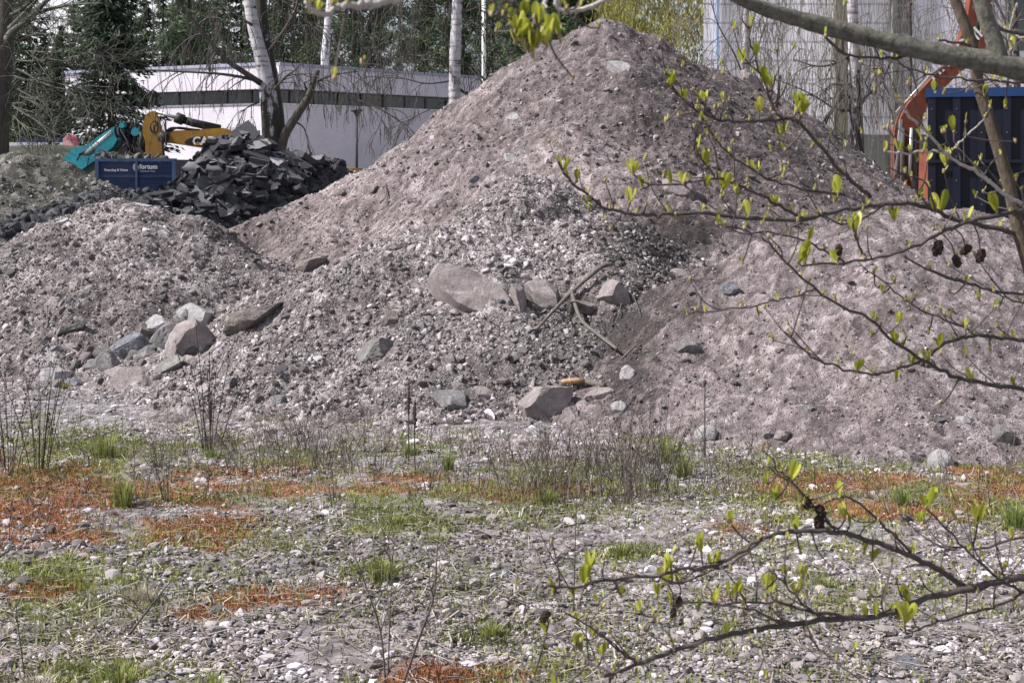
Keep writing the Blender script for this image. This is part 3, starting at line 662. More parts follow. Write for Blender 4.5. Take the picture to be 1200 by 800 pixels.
while k < 34:                                       # loose stones packed between the boulders of the row
    t = rng.uniform(); px, py = np.interp(t, [0, .3, .6, 1], [50, 120, 190, 270]) + rng.normal(0, 14), np.interp(t, [0, .3, .6, 1], [448, 425, 408, 385]) + rng.normal(0, 13)
    p = hit(px, py); e = protos[rng.choice(['pink', 'grey', 'white', 'brown', 'green'])][rng.integers(0, 3)]; s = float(rng.uniform(.035, .085))
    if e[1]: o = e[0].copy(); COL.objects.link(o)
    else: o = e[0]; e[1] = True
    o.location = (p[0], p[1] - .02, p[2] + s * .25); o.scale = (s * rng.uniform(.8, 1.4), s, s); o.rotation_euler = (rng.uniform(-.6, .6), rng.uniform(-.6, .6), rng.uniform(0, 6.28))
    tag(o, 'fist to head sized stone packed among the bigger rocks of the boulder row', 'stone', 'loose stones packed into the boulder row'); k += 1
for kd in protos:
    for o, used in protos[kd]:
        if not used: bpy.data.objects.remove(o)

# ------------------------------------------------------------------ dead wood on the heaps
def bark(name, a, b2, sc=(14, 14, 4)):
    m, nt, b = newmat(name)
    co = nd(nt, 'ShaderNodeTexCoord').outputs['Object']
    n1 = noise(nt, mapping(nt, co, sc), 4.0, 6, 0.7)
    nt.links.new(ramp(nt, n1, [(0.3, a), (0.7, b2)]), b.inputs['Base Color']); b.inputs['Roughness'].default_value = 0.9
    bump(nt, b, n1, 0.6, 0.01)
    return m
M['deadwood'] = bark('weathered_wood', (0.06, 0.052, 0.047), (0.19, 0.17, 0.155))
M['split'] = bark('split_wood', (0.3, 0.17, 0.09), (0.52, 0.34, 0.2))
def px_path(pts, lift=0.03, names=FRONT):
    out = []
    for q in pts:
        p = hit(q[0], q[1], names); l = q[2] if len(q) > 2 else lift
        out.append(p + np.array([0, -l, l * 0.4]))
    return np.array(out)
a = smooth_path(px_path([(618, 400, .06), (645, 372, .10), (665, 352, .13), (690, 330, .14), (704, 319, .14), (716, 315, .12)]), 6)
root = empty('dead_branch', a[0], 'weathered forked dead branch lying on the stony heap', 'branch')
def child(mb, name, mat, root, smooth=True):
    o = mb.build(name, mat, root, smooth); o.matrix_parent_inverse = Matrix.Translation(-Vector(root.location)); return o
mb = MB(); mb.tube(a, np.interp(np.linspace(0, 1, len(a)), [0, .5, .85, 1], [.010, .017, .022, .016]), 8)
b_ = smooth_path(np.array([a[13], *px_path([(680, 379, .12), (700, 397, .12), (722, 412, .08)])]), 6)
mb.tube(b_, np.linspace(.017, .012, len(b_)), 8)
child(mb, 'limb', M['deadwood'], root)
for pts in ([(712, 318), (728, 330), (742, 350), (750, 372)], [(716, 318), (728, 345), (724, 372), (716, 384)], [(640, 380), (648, 390), (640, 400)], [(704, 318), (690, 300), (688, 292)]):
    q = smooth_path(px_path([(*p, .05) for p in pts]), 5); mb = MB(); mb.tube(q, np.linspace(.006, .003, len(q)), 5); child(mb, 'twig', M['deadwood'], root)
p = px_path([(655, 452, .05), (684, 450, .07), (708, 453, .03)])
root = empty('split_wood', p[0], 'dark length of wood with a fresh orange split end, beside the big angular boulder', 'wood')
mb = MB(); mb.tube(smooth_path(p, 4)[2:], [.024] * 2 + [.022] * 3 + [.02] * 2, 7); child(mb, 'log', M['deadwood'], root)
mb = MB(); q = px_path([(657, 450, .075), (683, 449, .095)]); mb.tube(smooth_path(q, 4), [.012, .02, .024, .022, .012], 6); child(mb, 'split_face', M['split'], root)
for pts, l in (([(726, 424), (748, 403)], 'short dark stick leaning in the gully under the forked branch'), ([(485, 491), (520, 497), (555, 497)], 'long thin stick lying along the foot of the stony heap'),
               ([(57, 362), (58, 384)], 'thin pale stick standing in the slope above the tilted grey slab'), ([(452, 216), (454, 240)], 'thin pale stick standing in the shoulder of the tallest heap')):
    q = smooth_path(px_path([(*p, .05) for p in pts]), 5); mb = MB(); mb.tube(q - q[0], .007, 6)
    o = mb.build('stick', M['deadwood'], smooth=True); o.location = q[0]; tag(o, l, 'stick')

# ------------------------------------------------------------------ asphalt slabs
rng = np.random.default_rng(77)
def slab_mesh(w, d, th, light, rng):
    k = rng.integers(4, 7); an = np.sort(rng.uniform(0, 2 * math.pi, k) * 0.35 + np.linspace(0, 2 * math.pi, k, endpoint=False) * 1.0)
    r = rng.uniform(0.78, 1.1, k)
    poly = np.stack([np.cos(an) * r * w / 2, np.sin(an) * r * d / 2, np.full(k, th / 2)], -1)
    pts = []
    for i in range(k):                                         # ragged broken edge
        p0, p1 = poly[i], poly[(i + 1) % k]
        for t in np.linspace(0, 1, 4, endpoint=False):
            pts.append(p0 * (1 - t) + p1 * t + (rng.normal(0, 0.03 * w, 3) * [1, 1, 0] if t else 0))
    mb = MB(); pts = np.array(pts); kk = len(pts)
    low = pts * [1, 1, 0] * rng.uniform(0.86, 1.06, (kk, 1)) + [0, 0, -th / 2]
    v = np.vstack([pts, low, [[0, 0, th / 2 + 0.005]], [[0, 0, -th / 2]]])
    t = [[2 * kk, i, (i + 1) % kk] for i in range(kk)] + [[2 * kk + 1, kk + (i + 1) % kk, kk + i] for i in range(kk)]
    q = np.array([[i, i + kk, (i + 1) % kk + kk, (i + 1) % kk] for i in range(kk)])
    mb.q.append(q); mb.mq.append(np.zeros(kk, int)); mb.add(v, t, None, np.array([1 if light else 0] * kk + [0] * kk), rng.uniform(0, 1))
    return mb
SL = ['slab']
def place_slab(px, py, w, h, light, label, group=None, tilt=None, face=None):
    p = hit(px, py, ['slab', 'crumb'], 16, 45)
    W, D = w / F * p[1], max(h, w * 0.5) / F * p[1] * 1.15
    o = slab_mesh(W, D, rng.uniform(.07, .13), light, rng).build('asphalt_slab', [M['asphalt'], M['asphalt_top']])
    e = 0.1; H = heaps['slab']; g = [(float(H.base(np.array([p[0] + dx]), np.array([p[1] + dy]))[0]) - float(H.base(np.array([p[0]]), np.array([p[1]]))[0])) / e for dx, dy in ((e, 0), (0, e))]
    nrm = Vector((-g[0], -g[1], 1)).normalized()
    if face is not None: nrm = Vector(face).normalized()
    else: nrm = (nrm * .55 + Vector((0, 0, .55)) + Vector(rng.normal(0, 0.30, 3))).normalized()
    o.rotation_mode = 'QUATERNION'
    from mathutils import Quaternion
    o.rotation_quaternion = nrm.to_track_quat('Z', 'Y') @ Quaternion((0, 0, 1), rng.uniform(0, 6.28) if tilt is None else tilt)
    o.location = Vector(p) + Vector((0, -0.12, 0.06)) + nrm * 0.05
    return tag(o, label, 'asphalt slab', group)
for a in [(235, 241, 46, 26, 'large pale faced slab with a broken corner low on the asphalt pile', (-.1, -.9, .6)), (262, 240, 24, 30, 'square dull slab standing on edge low on the asphalt pile', (.1, -1, .3)),
          (228, 204, 32, 15, 'pale diamond shaped slab on the left flank of the asphalt pile', (-.3, -.7, .8)), (254, 208, 28, 13, 'pale slab under the end of the yellow arm', (.1, -.7, .8)),
          (236, 222, 34, 20, 'pale pinkish slab in the middle of the asphalt pile', (0, -.8, .7)), (300, 200, 22, 10, 'light grey slab on the right flank of the asphalt pile', (.3, -.7, .7)), (276, 158, 15, 12, 'round pale slab near the top of the asphalt pile', (0, -.8, .5)),
          (293, 156, 18, 13, 'pale slab tipped at the very top of the asphalt pile', (.5, -.7, .6)), (283, 216, 20, 12, 'pale chipped slab right of the middle of the asphalt pile', (.2, -.7, .8)),
          (352, 183, 48, 6, 'long thin pale slab lying flat at the right end of the asphalt pile', (.15, -.45, .9)), (203, 213, 40, 16, 'long dark slab leaning against the blue dumpster', (-.4, -.6, .7)),
          (186, 221, 44, 22, 'thick rough grey slab beside the lettered dumpster door', (-.1, -.7, .8)), (316, 220, 30, 16, 'smooth mid grey slab where the asphalt meets the tallest heap', (.3, -.8, .6)), (205, 208, 20, 9, 'light slab sliver on the left edge of the asphalt pile', (-.2, -.6, .8))]:
    place_slab(a[0], a[1], a[2], a[3], True if 'dark' not in a[4] else False, a[4], None, None, a[5])
k = 0
while k < 270:
    px = rng.uniform(165, 392); t = (px - 165) / 227
    top = np.interp(px, [165, 205, 240, 262, 292, 345, 392], [242, 230, 212, 176, 160, 187, 195]); bot = np.interp(px, [165, 230, 270, 320, 392], [262, 268, 262, 226, 188])
    py = rng.uniform(top, max(bot, top + 3)); w = rng.uniform(9, 42) if k % 3 else rng.uniform(26, 46) * (0.75 if py < top + 15 else 1)
    place_slab(px, py, w, w * rng.uniform(.5, .9), rng.uniform() < 0.36, 'broken dark asphalt slab jumbled in the tall asphalt pile', 'broken asphalt slabs of the tall pile')
    k += 1

# ------------------------------------------------------------------ machines and containers
M['yellow'] = plain('yellow_machine_paint', (0.36, 0.195, 0.03), 0.6, 0.2, 2.0, dirt=(0.22, 0.13, 0.05))
M['teal'] = plain('teal_machine_paint', (0.03, 0.31, 0.38), 0.55, 0.15, 2.0, dirt=(0.05, 0.2, 0.22))
M['orange'] = plain('orange_machine_paint', (0.165, 0.046, 0.028), 0.8, 0.35, 3.0, dirt=(0.13, 0.05, 0.035))
M['steel'] = plain('bright_steel', (0.55, 0.55, 0.55), 0.35, 0.1, 8, 0.6)
M['black'] = plain('black_rubber_and_grease', (0.022, 0.022, 0.025), 0.6, 0.3, 4)
M['darksteel'] = plain('dirty_dark_steel', (0.09, 0.085, 0.08), 0.7, 0.35, 5)
M['navy'] = plain('navy_container_paint', (0.013, 0.03, 0.095), 0.55, 0.22, 1.5, dirt=(0.035, 0.05, 0.10))
M['darknavy'] = plain('dark_blue_steel', (0.004, 0.006, 0.016), 0.5, 0.3, 2.0)
M['bluerim'] = plain('bright_blue_rim', (0.008, 0.034, 0.115), 0.7, 0.15, 2.0)
M['whitepaint'] = plain('white_lettering', (0.78, 0.78, 0.8), 0.6, 0.05)
def poly_px(pts, Y): return np.array([P(a, b, Y) for a, b in pts])
def text_mesh(body, height_m, origin, name, mat, parent, right=(1, 0, 0), up=(0, 0, 1), depth=0.004, shear=0.0, bold=0.02):
    cu = bpy.data.curves.new(name, 'FONT'); cu.body = body; cu.size = 1.0; cu.extrude = 0.0; cu.shear = shear; cu.offset = bold; cu.resolution_u = 3
    o = bpy.data.objects.new(name, cu); COL.objects.link(o); bpy.context.view_layer.update()
    me = bpy.data.meshes.new_from_object(o.evaluated_get(bpy.context.evaluated_depsgraph_get()))
    bpy.data.objects.remove(o); bpy.data.curves.remove(cu)
    sc = height_m / 0.7; r, u = Vector(right).normalized(), Vector(up).normalized(); n = r.cross(u)
    for v in me.vertices: v.co = Vector(origin) + r * (v.co.x * sc) + u * (v.co.y * sc) + n * depth
    me.name = name; me.materials.clear(); me.materials.append(mat)
    o = bpy.data.objects.new(name, me); COL.objects.link(o)
    o.parent = parent; o.matrix_parent_inverse = Matrix.Translation(-Vector(parent.location)); return o
YB = np.array([0, 1.0, 0])
# yellow excavator: stick hanging, boom running down behind the asphalt pile
Y0 = 41.0
root = empty('excavator', P(300, 262, Y0), 'yellow excavator reaching its arm over the blue dumpster from behind the asphalt pile', 'excavator')
mb = MB(); mb.prism(poly_px([(175, 131), (180, 130), (182, 134), (187, 148), (190, 160), (190, 172), (188, 200), (170, 200), (167, 168), (167, 146), (170, 136)], Y0), YB, 0.28)
stick = child(mb, 'stick', M['yellow'], root, False)
mb = MB(); mb.prism(poly_px([(194, 153.5), (222, 152.5), (262, 150), (320, 172), (345, 215), (325, 222), (300, 185), (255, 168), (233, 173), (194, 167)], Y0 + 0.05), YB, 0.3)
boom = child(mb, 'boom', M['yellow'], root, False)
mb = MB()
c = P(191, 161, Y0 - 0.05); an = np.linspace(0, 2 * math.pi, 20, endpoint=False)
mb.prism(np.stack([c[0] + .16 * np.cos(an), np.full(20, c[1]), c[2] + .16 * np.sin(an)], -1), YB, 0.7); child(mb, 'pivot_pin', M['black'], root)
mb = MB(); mb.tube([P(183, 131, Y0 + .25), P(211, 139.5, Y0 + .25)], .055, 8); child(mb, 'piston_rod', M['steel'], root)
mb = MB(); mb.tube([P(209, 139, Y0 + .25), P(226, 144, Y0 + .25), P(258, 151, Y0 + .25)], [.11, .12, .12], 10); mb.tube([P(206, 137.5, Y0 + .2), P(215, 141, Y0 + .2)], .16, 8); child(mb, 'cylinder', M['black'], root)
mb = MB()
rg = np.random.default_rng(3)
for k in range(5):
    a, b = rg.uniform(163, 167), rg.uniform(166, 176) if k < 3 else rg.uniform(190, 199)
    b = min(b, 169) if k < 3 else b; a = a if k < 3 else rg.uniform(189, 195)
    q = smooth_path([P(a, rg.uniform(140, 160), Y0 - .1), P((a + b) / 2 + rg.uniform(-2, 2), rg.uniform(160, 182), Y0 - .25), P(b, rg.uniform(165, 186), Y0 - .1)], 6); mb.tube(q, .03, 5)
for k in range(5): mb.tube(smooth_path([P(194, 155 + k, Y0 - .05), P(200 + k * 2, 150.5 - (k % 2), Y0 - .1), P(222 + k * 3, 152.2, Y0 - .05)], 5), .022, 5)
child(mb, 'hydraulic_hose', M['black'], root)
mb = MB(); c = P(181, 149, Y0 - .012); an = np.linspace(0, 2 * math.pi, 28, endpoint=False); ca, sa = math.cos(T(12)), math.sin(T(12))
ex, ez = .135 * np.cos(an), .19 * np.sin(an); mb.prism(np.stack([c[0] + ex * ca + ez * sa, np.full(28, c[1]), c[2] - ex * sa + ez * ca], -1), YB, 0.01)
em = child(mb, 'emblem', M['black'], stick, False)
mb = MB(); c = P(181, 149, Y0 - .018)
for poly in ([(-.10, .02), (-.07, .11), (.0, .15), (.03, .09), (-.02, .03), (-.03, -.08), (-.06, -.1)], [(.045, .05), (.085, .0), (.075, -.08), (.03, -.14), (.03, -.02)]):
    mb.prism(np.array([[c[0] + a, c[1], c[2] + b] for a, b in poly]), YB, 0.005)
child(mb, 'emblem_mark', M['yellow'], stick, False)
mb = MB(); mb.prism(poly_px([(216, 167), (219, 163.5), (226, 161), (240, 159.5), (240.5, 170.5), (234, 172), (217, 168.8)], Y0 + .035), YB, 0.012); child(mb, 'decal', M['black'], boom, False)
text_mesh('CAT', 0.235, P(225.5, 170, Y0 + .03), 'lettering', M['whitepaint'], boom, (1, 0, .03), (0, 0, 1), 0.0, 0, .03)
mb = MB(); q = P(231.5, 170.5, Y0 + .026); mb.prism(np.array([q + [-.10, 0, 0], q + [.10, 0, 0], q + [0, 0, .12]]), YB, 0.003); child(mb, 'decal_triangle', M['yellow'], boom, False)
g = P(315, 262, Y0 + .3); mb = MB(); mb.box((g[0] - 1.0, g[1] - 1.2, .9), (g[0] + 2.6, g[1] + 1.5, 1.75)); child(mb, 'body', M['yellow'], root, False)
for d in (-1.3, 1.1):
    mb = MB(); an = np.linspace(0, 2 * math.pi, 24, endpoint=False)
    mb.prism(np.stack([g[0] + .8 + np.sign(np.cos(an)) * 1.2 + .42 * np.cos(an), np.full(24, g[1] + d), .42 + .42 * np.sin(an)], -1), YB, 0.5); child(mb, 'track', M['black'], root, False)
# teal arm
Y1 = 43.0
root = empty('excavator', P(60, 262, Y1), 'teal excavator, its boom sloping up from behind the grey green heap to black hoses', 'excavator')
mb = MB(); mb.prism(poly_px([(52, 204), (71, 190), (83, 176), (92, 171.5), (98, 172), (112, 162), (133, 148.5), (137, 154), (137, 164), (133, 172), (120, 182), (98, 197), (75, 215)], Y1), YB, 0.6)
arm = child(mb, 'boom', M['teal'], root, False)
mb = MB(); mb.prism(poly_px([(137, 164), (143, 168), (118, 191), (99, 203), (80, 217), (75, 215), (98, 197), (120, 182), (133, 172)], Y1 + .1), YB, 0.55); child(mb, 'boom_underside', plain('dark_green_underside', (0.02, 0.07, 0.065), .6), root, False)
mb = MB()
for a, b in (((100, 180), (131, 156)), ((103, 177), (131, 154))): mb.tube([P(*a, Y1 - .08), P(*b, Y1 - .08)], .05, 8)
child(mb, 'piston_rod', M['steel'], root)
mb = MB(); mb.tube([P(92, 181, Y1 - .08), P(112, 171, Y1 - .08)], .03, 6); mb.tube([P(90, 188, Y1 - .06), P(94, 181, Y1 - .06), P(105, 181.5, Y1 - .06), P(111, 176, Y1 - .06)], .025, 6)
for x_ in (104, 117): mb.tube([P(x_, 185 - (x_ - 104) * .7, Y1 - .02), P(x_ - 2, 196 - (x_ - 104) * .8, Y1 - .02)], .012, 4)
child(mb, 'pipe', M['black'], root)
mb = MB()
for cx, cy, r in ((143, 146, 8), (149, 148, 9), (156, 149, 9), (160, 150, 8)):
    an = np.linspace(T(-30), T(230), 14); q = np.array([P(cx + r * math.cos(t), cy + 7 - r * math.sin(t) * 1.25, Y1 - .2 + rg.uniform(-.15, .15)) for t in an]); mb.tube(q, .045, 6)
for k in range(16):
    a = P(rg.uniform(138, 164), rg.uniform(140, 158), Y1 - rg.uniform(0, .5)); b = P(rg.uniform(140, 166), rg.uniform(162, 184), Y1 - rg.uniform(0, .5))
    mb.tube(smooth_path([a, (a + b) / 2 + rg.normal(0, .12, 3), b], 5), .035, 5)
child(mb, 'hydraulic_hose', M['black'], root)
mb = MB()
for cx, cy, r in ((142.5, 147, 3.2), (158, 155, 4.5)):
    c = P(cx, cy, Y1 - .55); an = np.linspace(0, 2 * math.pi, 16, endpoint=False); rr = r / F * Y1
    mb.prism(np.stack([c[0] + rr * np.cos(an), np.full(16, c[1]), c[2] + rr * np.sin(an)], -1), YB, 0.5)
mb.prism(poly_px([(153, 149), (164, 148), (166, 156), (160, 160), (154, 158)], Y1 - .3), YB, .4); mb.prism(poly_px([(140, 150), (145, 150), (146, 158), (141, 157)], Y1 - .3), YB, .3)
child(mb, 'joint', M['teal'], root, False)
mb = MB(); mb.prism(poly_px([(140, 166), (152, 160), (168, 164), (169, 200), (150, 205), (136, 200)], Y1 + .2), YB, .5); mb.prism(poly_px([(126, 186), (138, 182), (142, 210), (122, 210)], Y1), YB, .4); child(mb, 'grab', M['darksteel'], root, False)
# blue dumpster with lettering
Y2 = 39.0
pl, pr = P(113, 200, Y2), P(205, 200, Y2); tz = P(0, 187, Y2)[2]
root = empty('dumpster', (pl[0], Y2, 0), 'navy blue open dumpster with white lettering behind the asphalt rubble', 'dumpster')
x0, x1 = pl[0], pr[0]; xm = P(160.5, 0, Y2)[0]; tk = .08; L = 5.0
mb = MB(); mb.box((x0, Y2 + .02, .25), (x0 + tk, Y2 + L, tz)); mb.box((x1 - tk, Y2 + .02, .25), (x1, Y2 + L, tz)); mb.box((x0 + tk, Y2 + L - tk, .25), (x1 - tk, Y2 + L, tz - .003)); mb.box((x0 + tk, Y2 + .1, .25), (x1 - tk, Y2 + L - tk, .35))
child(mb, 'body', M['navy'], root, False)
for a, b in ((x0 + .09, xm - .03), (xm + .03, x1 - .09)):
    mb = MB(); mb.box((a, Y2, .25), (b, Y2 + .07, tz - .06)); mb.box((a, Y2 - .05, tz - .5), (b, Y2 - .003, tz - .42)); mb.box((a, Y2 - .06, .25), (b, Y2 - .003, .34)); child(mb, 'door', M['navy'], root, False, )
mb = MB()
for a in (x0 - .02, xm - .028, x1 - .07): mb.box((a, Y2 - .07, .22), (a + .1 if a != xm - .028 else a + .056, Y2 - .004, tz))
mb.box((x0 - .03, Y2 - .06, tz - .055), (x1 + .03, Y2 + .12, tz + .03)); child(mb, 'frame', plain('worn_navy_frame', (0.04, 0.075, 0.15), .6, .3, 3), root, False)
text_mesh('Recycling & Waste', .060, P(122.5, 200.4, Y2) + [0, -.008, 0], 'lettering', M['whitepaint'], root, bold=.03)
text_mesh('fortum', .125, P(163.5, 197.8, Y2) + [0, -.008, 0], 'lettering', M['whitepaint'], root, bold=.035)
text_mesh('Recycling & Waste', .038, P(164.5, 201.3, Y2) + [0, -.008, 0], 'lettering', M['whitepaint'], root, bold=.0)
mb = MB(); c = P(160.8, 195.8, Y2) + [0, -.012, 0]
for r0, r1, a0, a1 in ((0.0, .05, 0, 6.28), (.065, .085, 1.2, 5.4), (.10, .118, 1.9, 4.8)):
    an = np.linspace(a0, a1, 20)
    inner = np.stack([c[0] + r0 * np.cos(an), np.full(20, c[1]), c[2] + r0 * np.sin(an)], -1); outer = np.stack([c[0] + r1 * np.cos(an), np.full(20, c[1]), c[2] + r1 * np.sin(an)], -1)
    mb.add(np.vstack([inner, outer]), None, [[i, i + 1, i + 21, i + 20] for i in range(19)])
child(mb, 'logo', M['whitepaint'], root, False)
# small red hook on the dumpster's far side and scrap on its rim
mb = MB()
for k in range(30):
    c = P(rg.uniform(118, 200), rg.uniform(184, 190), Y2 + rg.uniform(.3, 1.6)); v, f = MED[k % 12]; mb.add(v * rg.uniform(.02, .2, 3) + c, f, None, 0, 0)
    e = rg.normal(0, .14, 3); mb.tube(smooth_path([c - e, c + rg.normal(0, .1, 3), c + e], 3), .03, 5)
o = mb.build('scrap', M['darksteel']); tag(o, 'tangle of dull grey scrap heaped in the blue dumpster', kind='stuff')
# orange excavator behind the tall container
Y3 = 30.0
root = empty('excavator', P(1060, 262, Y3), 'orange red excavator with raised boom beside the tall dark container', 'excavator')
mb = MB(); mb.prism(poly_px([(1049, 232), (1049, 152), (1064, 122), (1114, 69), (1127, 73), (1128, 82), (1088, 122), (1078, 150), (1076, 232)], Y3), YB, .36)
bo = child(mb, 'boom', M['orange'], root, False)
mb = MB()
for pts in ([(1116, 76), (1134, 20), (1140, -20), (1149, -20), (1146, 20), (1130, 82)], [(1146, 60), (1152, 20), (1156, -20), (1162, -20), (1160, 25), (1153, 66)]): mb.prism(poly_px(pts, Y3 + .1), YB, .3)
child(mb, 'stick', M['orange'], root, False)
mb = MB()
for a, b, r in (((1049, 205), (1056, 140), .035), ((1066, 205), (1068, 150), .035), ((1050, 132), (1092, 86), .025)): mb.tube([P(*a, Y3 - .12), P(*b, Y3 - .12)], r, 8)
child(mb, 'piston_rod', M['steel'], root)
mb = MB()
for k in range(4):
    q = smooth_path([P(1046 + k * 3, 215, Y3 - .1), P(1047 + k * 1.5 + rg.uniform(-2, 2), 150, Y3 - .16), P(1068 + k * 2, 104 + rg.uniform(-3, 3), Y3 - .1), P(1104 + k * 2, 78, Y3 - .06)], 6); mb.tube(q, .010, 4)
for a in (1057, 1071): mb.box((P(a, 0, Y3)[0] - .04, Y3 - .06, .2), (P(a, 0, Y3)[0] + .05, Y3 - .004, P(0, 150, Y3)[2]))
child(mb, 'hydraulic_hose', M['darksteel'], root)
text_mesh('HITACHI', .26, P(1093, 95, Y3) + [0, -.01, 0], 'lettering', M['whitepaint'], bo, (.74, 0, .67), (-.67, 0, .74), 0, 0, .02)
g = P(1075, 240, Y3 + 1); mb = MB(); mb.box((g[0] + .5, Y3 + .8, .9), (g[0] + 4.5, Y3 + 3.3, 2.2)); child(mb, 'body', M['orange'], root, False)
for d in (.5, 2.9):
    an = np.linspace(0, 2 * math.pi, 24, endpoint=False); mb = MB()
    mb.prism(np.stack([g[0] + 2.6 + np.sign(np.cos(an)) * 1.4 + .45 * np.cos(an), np.full(24, Y3 + d), .45 + .45 * np.sin(an)], -1), YB, .5); child(mb, 'track', M['black'], root, False)
# tall dark container
Y4 = 25.0
x0, tz = 0.0, P(0, 104, Y4)[2]; x1 = 6.2
root = empty('container', (P(1086, 0, Y4)[0], Y4, 0), 'tall dark navy ribbed container with a bright blue top rim', 'container', None, -math.atan2(1086 - 600, F))
def loc(mb, name, mat, par): return mb.build(name, mat, par)
mb = MB(); mb.box((.02, 0, .35), (x1, 2.4, tz - .16)); loc(mb, 'body', M['darknavy'], root)
mb = MB(); mb.box((-.02, -.09, tz - .157), (x1 + .02, 2.45, tz)); loc(mb, 'rim', M['bluerim'], root)
for k, xx in enumerate(np.arange(.02, x1, .42)):
    mb = MB(); mb.box((xx, -.075, .36), (xx + .13, -.003, tz - .16)); rb = loc(mb, 'rib', M['darknavy'], root)
    mb = MB()
    for zz in np.arange(.7, tz - .3, .42): mb.box((xx + .05, -.082, zz), (xx + .075, -.077, zz + .025))
    loc(mb, 'bolt', M['darksteel'], rb)
mb = MB(); mb.box((0, -.1, tz - 1.32), (x1, -.078, tz - 1.26)); mb.box((0, -.05, .1), (x1, 2.4, .34)); loc(mb, 'rail', M['darknavy'], root)

# ------------------------------------------------------------------ buildings
def brickwall(name, col, mort, sc, bw=.5, rh=.12, msz=.02):
    m, nt, b = newmat(name)
    co = nd(nt, 'ShaderNodeTexCoord').outputs['UV']
    br = nd(nt, 'ShaderNodeTexBrick'); br.inputs['Scale'].default_value = sc; br.inputs['Brick Width'].default_value = bw; br.inputs['Row Height'].default_value = rh; br.inputs['Mortar Size'].default_value = msz
    br.inputs['Color1'].default_value = (*col, 1); br.inputs['Color2'].default_value = (*[c * .93 for c in col], 1); br.inputs['Mortar'].default_value = (*mort, 1)
    nt.links.new(co, br.inputs['Vector'])
    st = ramp(nt, noise(nt, nd(nt, 'ShaderNodeTexCoord').outputs['Object'], .8, 5, .6), [(.3, (.86, .85, .85)), (.7, (1.05, 1.05, 1.05))])
    nt.links.new(mixc(nt, 1, br.outputs['Color'], st, 'MULTIPLY'), b.inputs['Base Color']); b.inputs['Roughness'].default_value = .85
    return m
def uvwall(o, ux):
    uv = o.data.uv_layers.new(name='UVMap'); u = np.array(ux) / np.linalg.norm(ux)
    for lp in o.data.loops:
        co = o.data.vertices[lp.vertex_index].co; uv.data[lp.index].uv = (co.x * u[0] + co.y * u[1], co.z)
M['whitebrick'] = brickwall('white_painted_brick', (.69, .665, .74), (.57, .55, .62), 1.0, .32, .11, .012)
M['fascia'] = plain('pale_lilac_fascia', (.72, .70, .77), .7, .06, .5)
M['rooftrim'] = plain('grey_blue_roof_edge', (.33, .35, .45), .6, .1, .5)
def glass(name, col):
    m, nt, b = newmat(name); co = nd(nt, 'ShaderNodeTexCoord').outputs['Object']
    nt.links.new(ramp(nt, noise(nt, co, .9, 3), [(.35, col), (.7, tuple(c * 2.2 for c in col))]), b.inputs['Base Color']); b.inputs['Roughness'].default_value = .12; b.inputs['Specular IOR Level'].default_value = .5; return m
M['darkglass'] = glass('dark_window_glass', (.018, .028, .032))
A, B, Cn = P(84, 0, 82), P(320, 0, 75), P(680, 0, 94)
root = empty('building', (B[0], B[1], 0), 'low white brick building with a dark ribbon window under a deep pale fascia', 'building')
zt, zs, zb = 7.15, 5.92, 5.12
def wallrun(mb, a, b, z0, z1, out, thick):
    d = (b - a)[:2]; n = np.array([d[1], -d[0]]); n /= np.linalg.norm(n); n = n if n[1] < 0 else -n
    pa, pb = a[:2] + n * out, b[:2] + n * out
    q = np.array([[*pa, z0], [*pb, z0], [*pb, z1], [*pa, z1]]); mb.prism(q, np.array([-n[0], -n[1], 0]), thick)
for a, b in ((A, B), (B, Cn)):
    mb = MB(); wallrun(mb, a, b, 0, zb, 0, .4); w = child(mb, 'wall', M['whitebrick'], root, False); uvwall(w, (b - a)[:2])
    mb = MB(); wallrun(mb, a, b, zs, zt, .5, .5); w = child(mb, 'fascia', M['whitebrick'], root, False); uvwall(w, (b - a)[:2])
    mb = MB(); wallrun(mb, a, b, zt + .003, zt + .17, .58, .7); child(mb, 'roof_edge', M['rooftrim'], root, False)
    mb = MB(); wallrun(mb, a, b, zb + .003, zs - .003, -.15, .1); win = child(mb, 'window', M['darkglass'], root, False)
    mb = MB(); L = np.linalg.norm((b - a)[:2])
    for t in np.arange(1.2, L, 1.7):
        p = a + (b - a) * (t / L); p2 = a + (b - a) * ((t + .09) / L); wallrun(mb, p, p2, zb + .006, zs - .006, -.08, .06)
    child(mb, 'mullion', M['darksteel'], win, False)
    mb = MB(); wallrun(mb, a, b, zb + .003, zb + .07, .06, .2); child(mb, 'sill', M['fascia'], root, False)
mb = MB(); bk = np.array([0, 22, 0]); mb.add(np.array([A, B, Cn, Cn + bk, A + bk]) * [1, 1, 0] + [0, 0, zt + .15], [[0, 1, 4], [1, 2, 3], [1, 3, 4]]); child(mb, 'roof', M['rooftrim'], root, False)
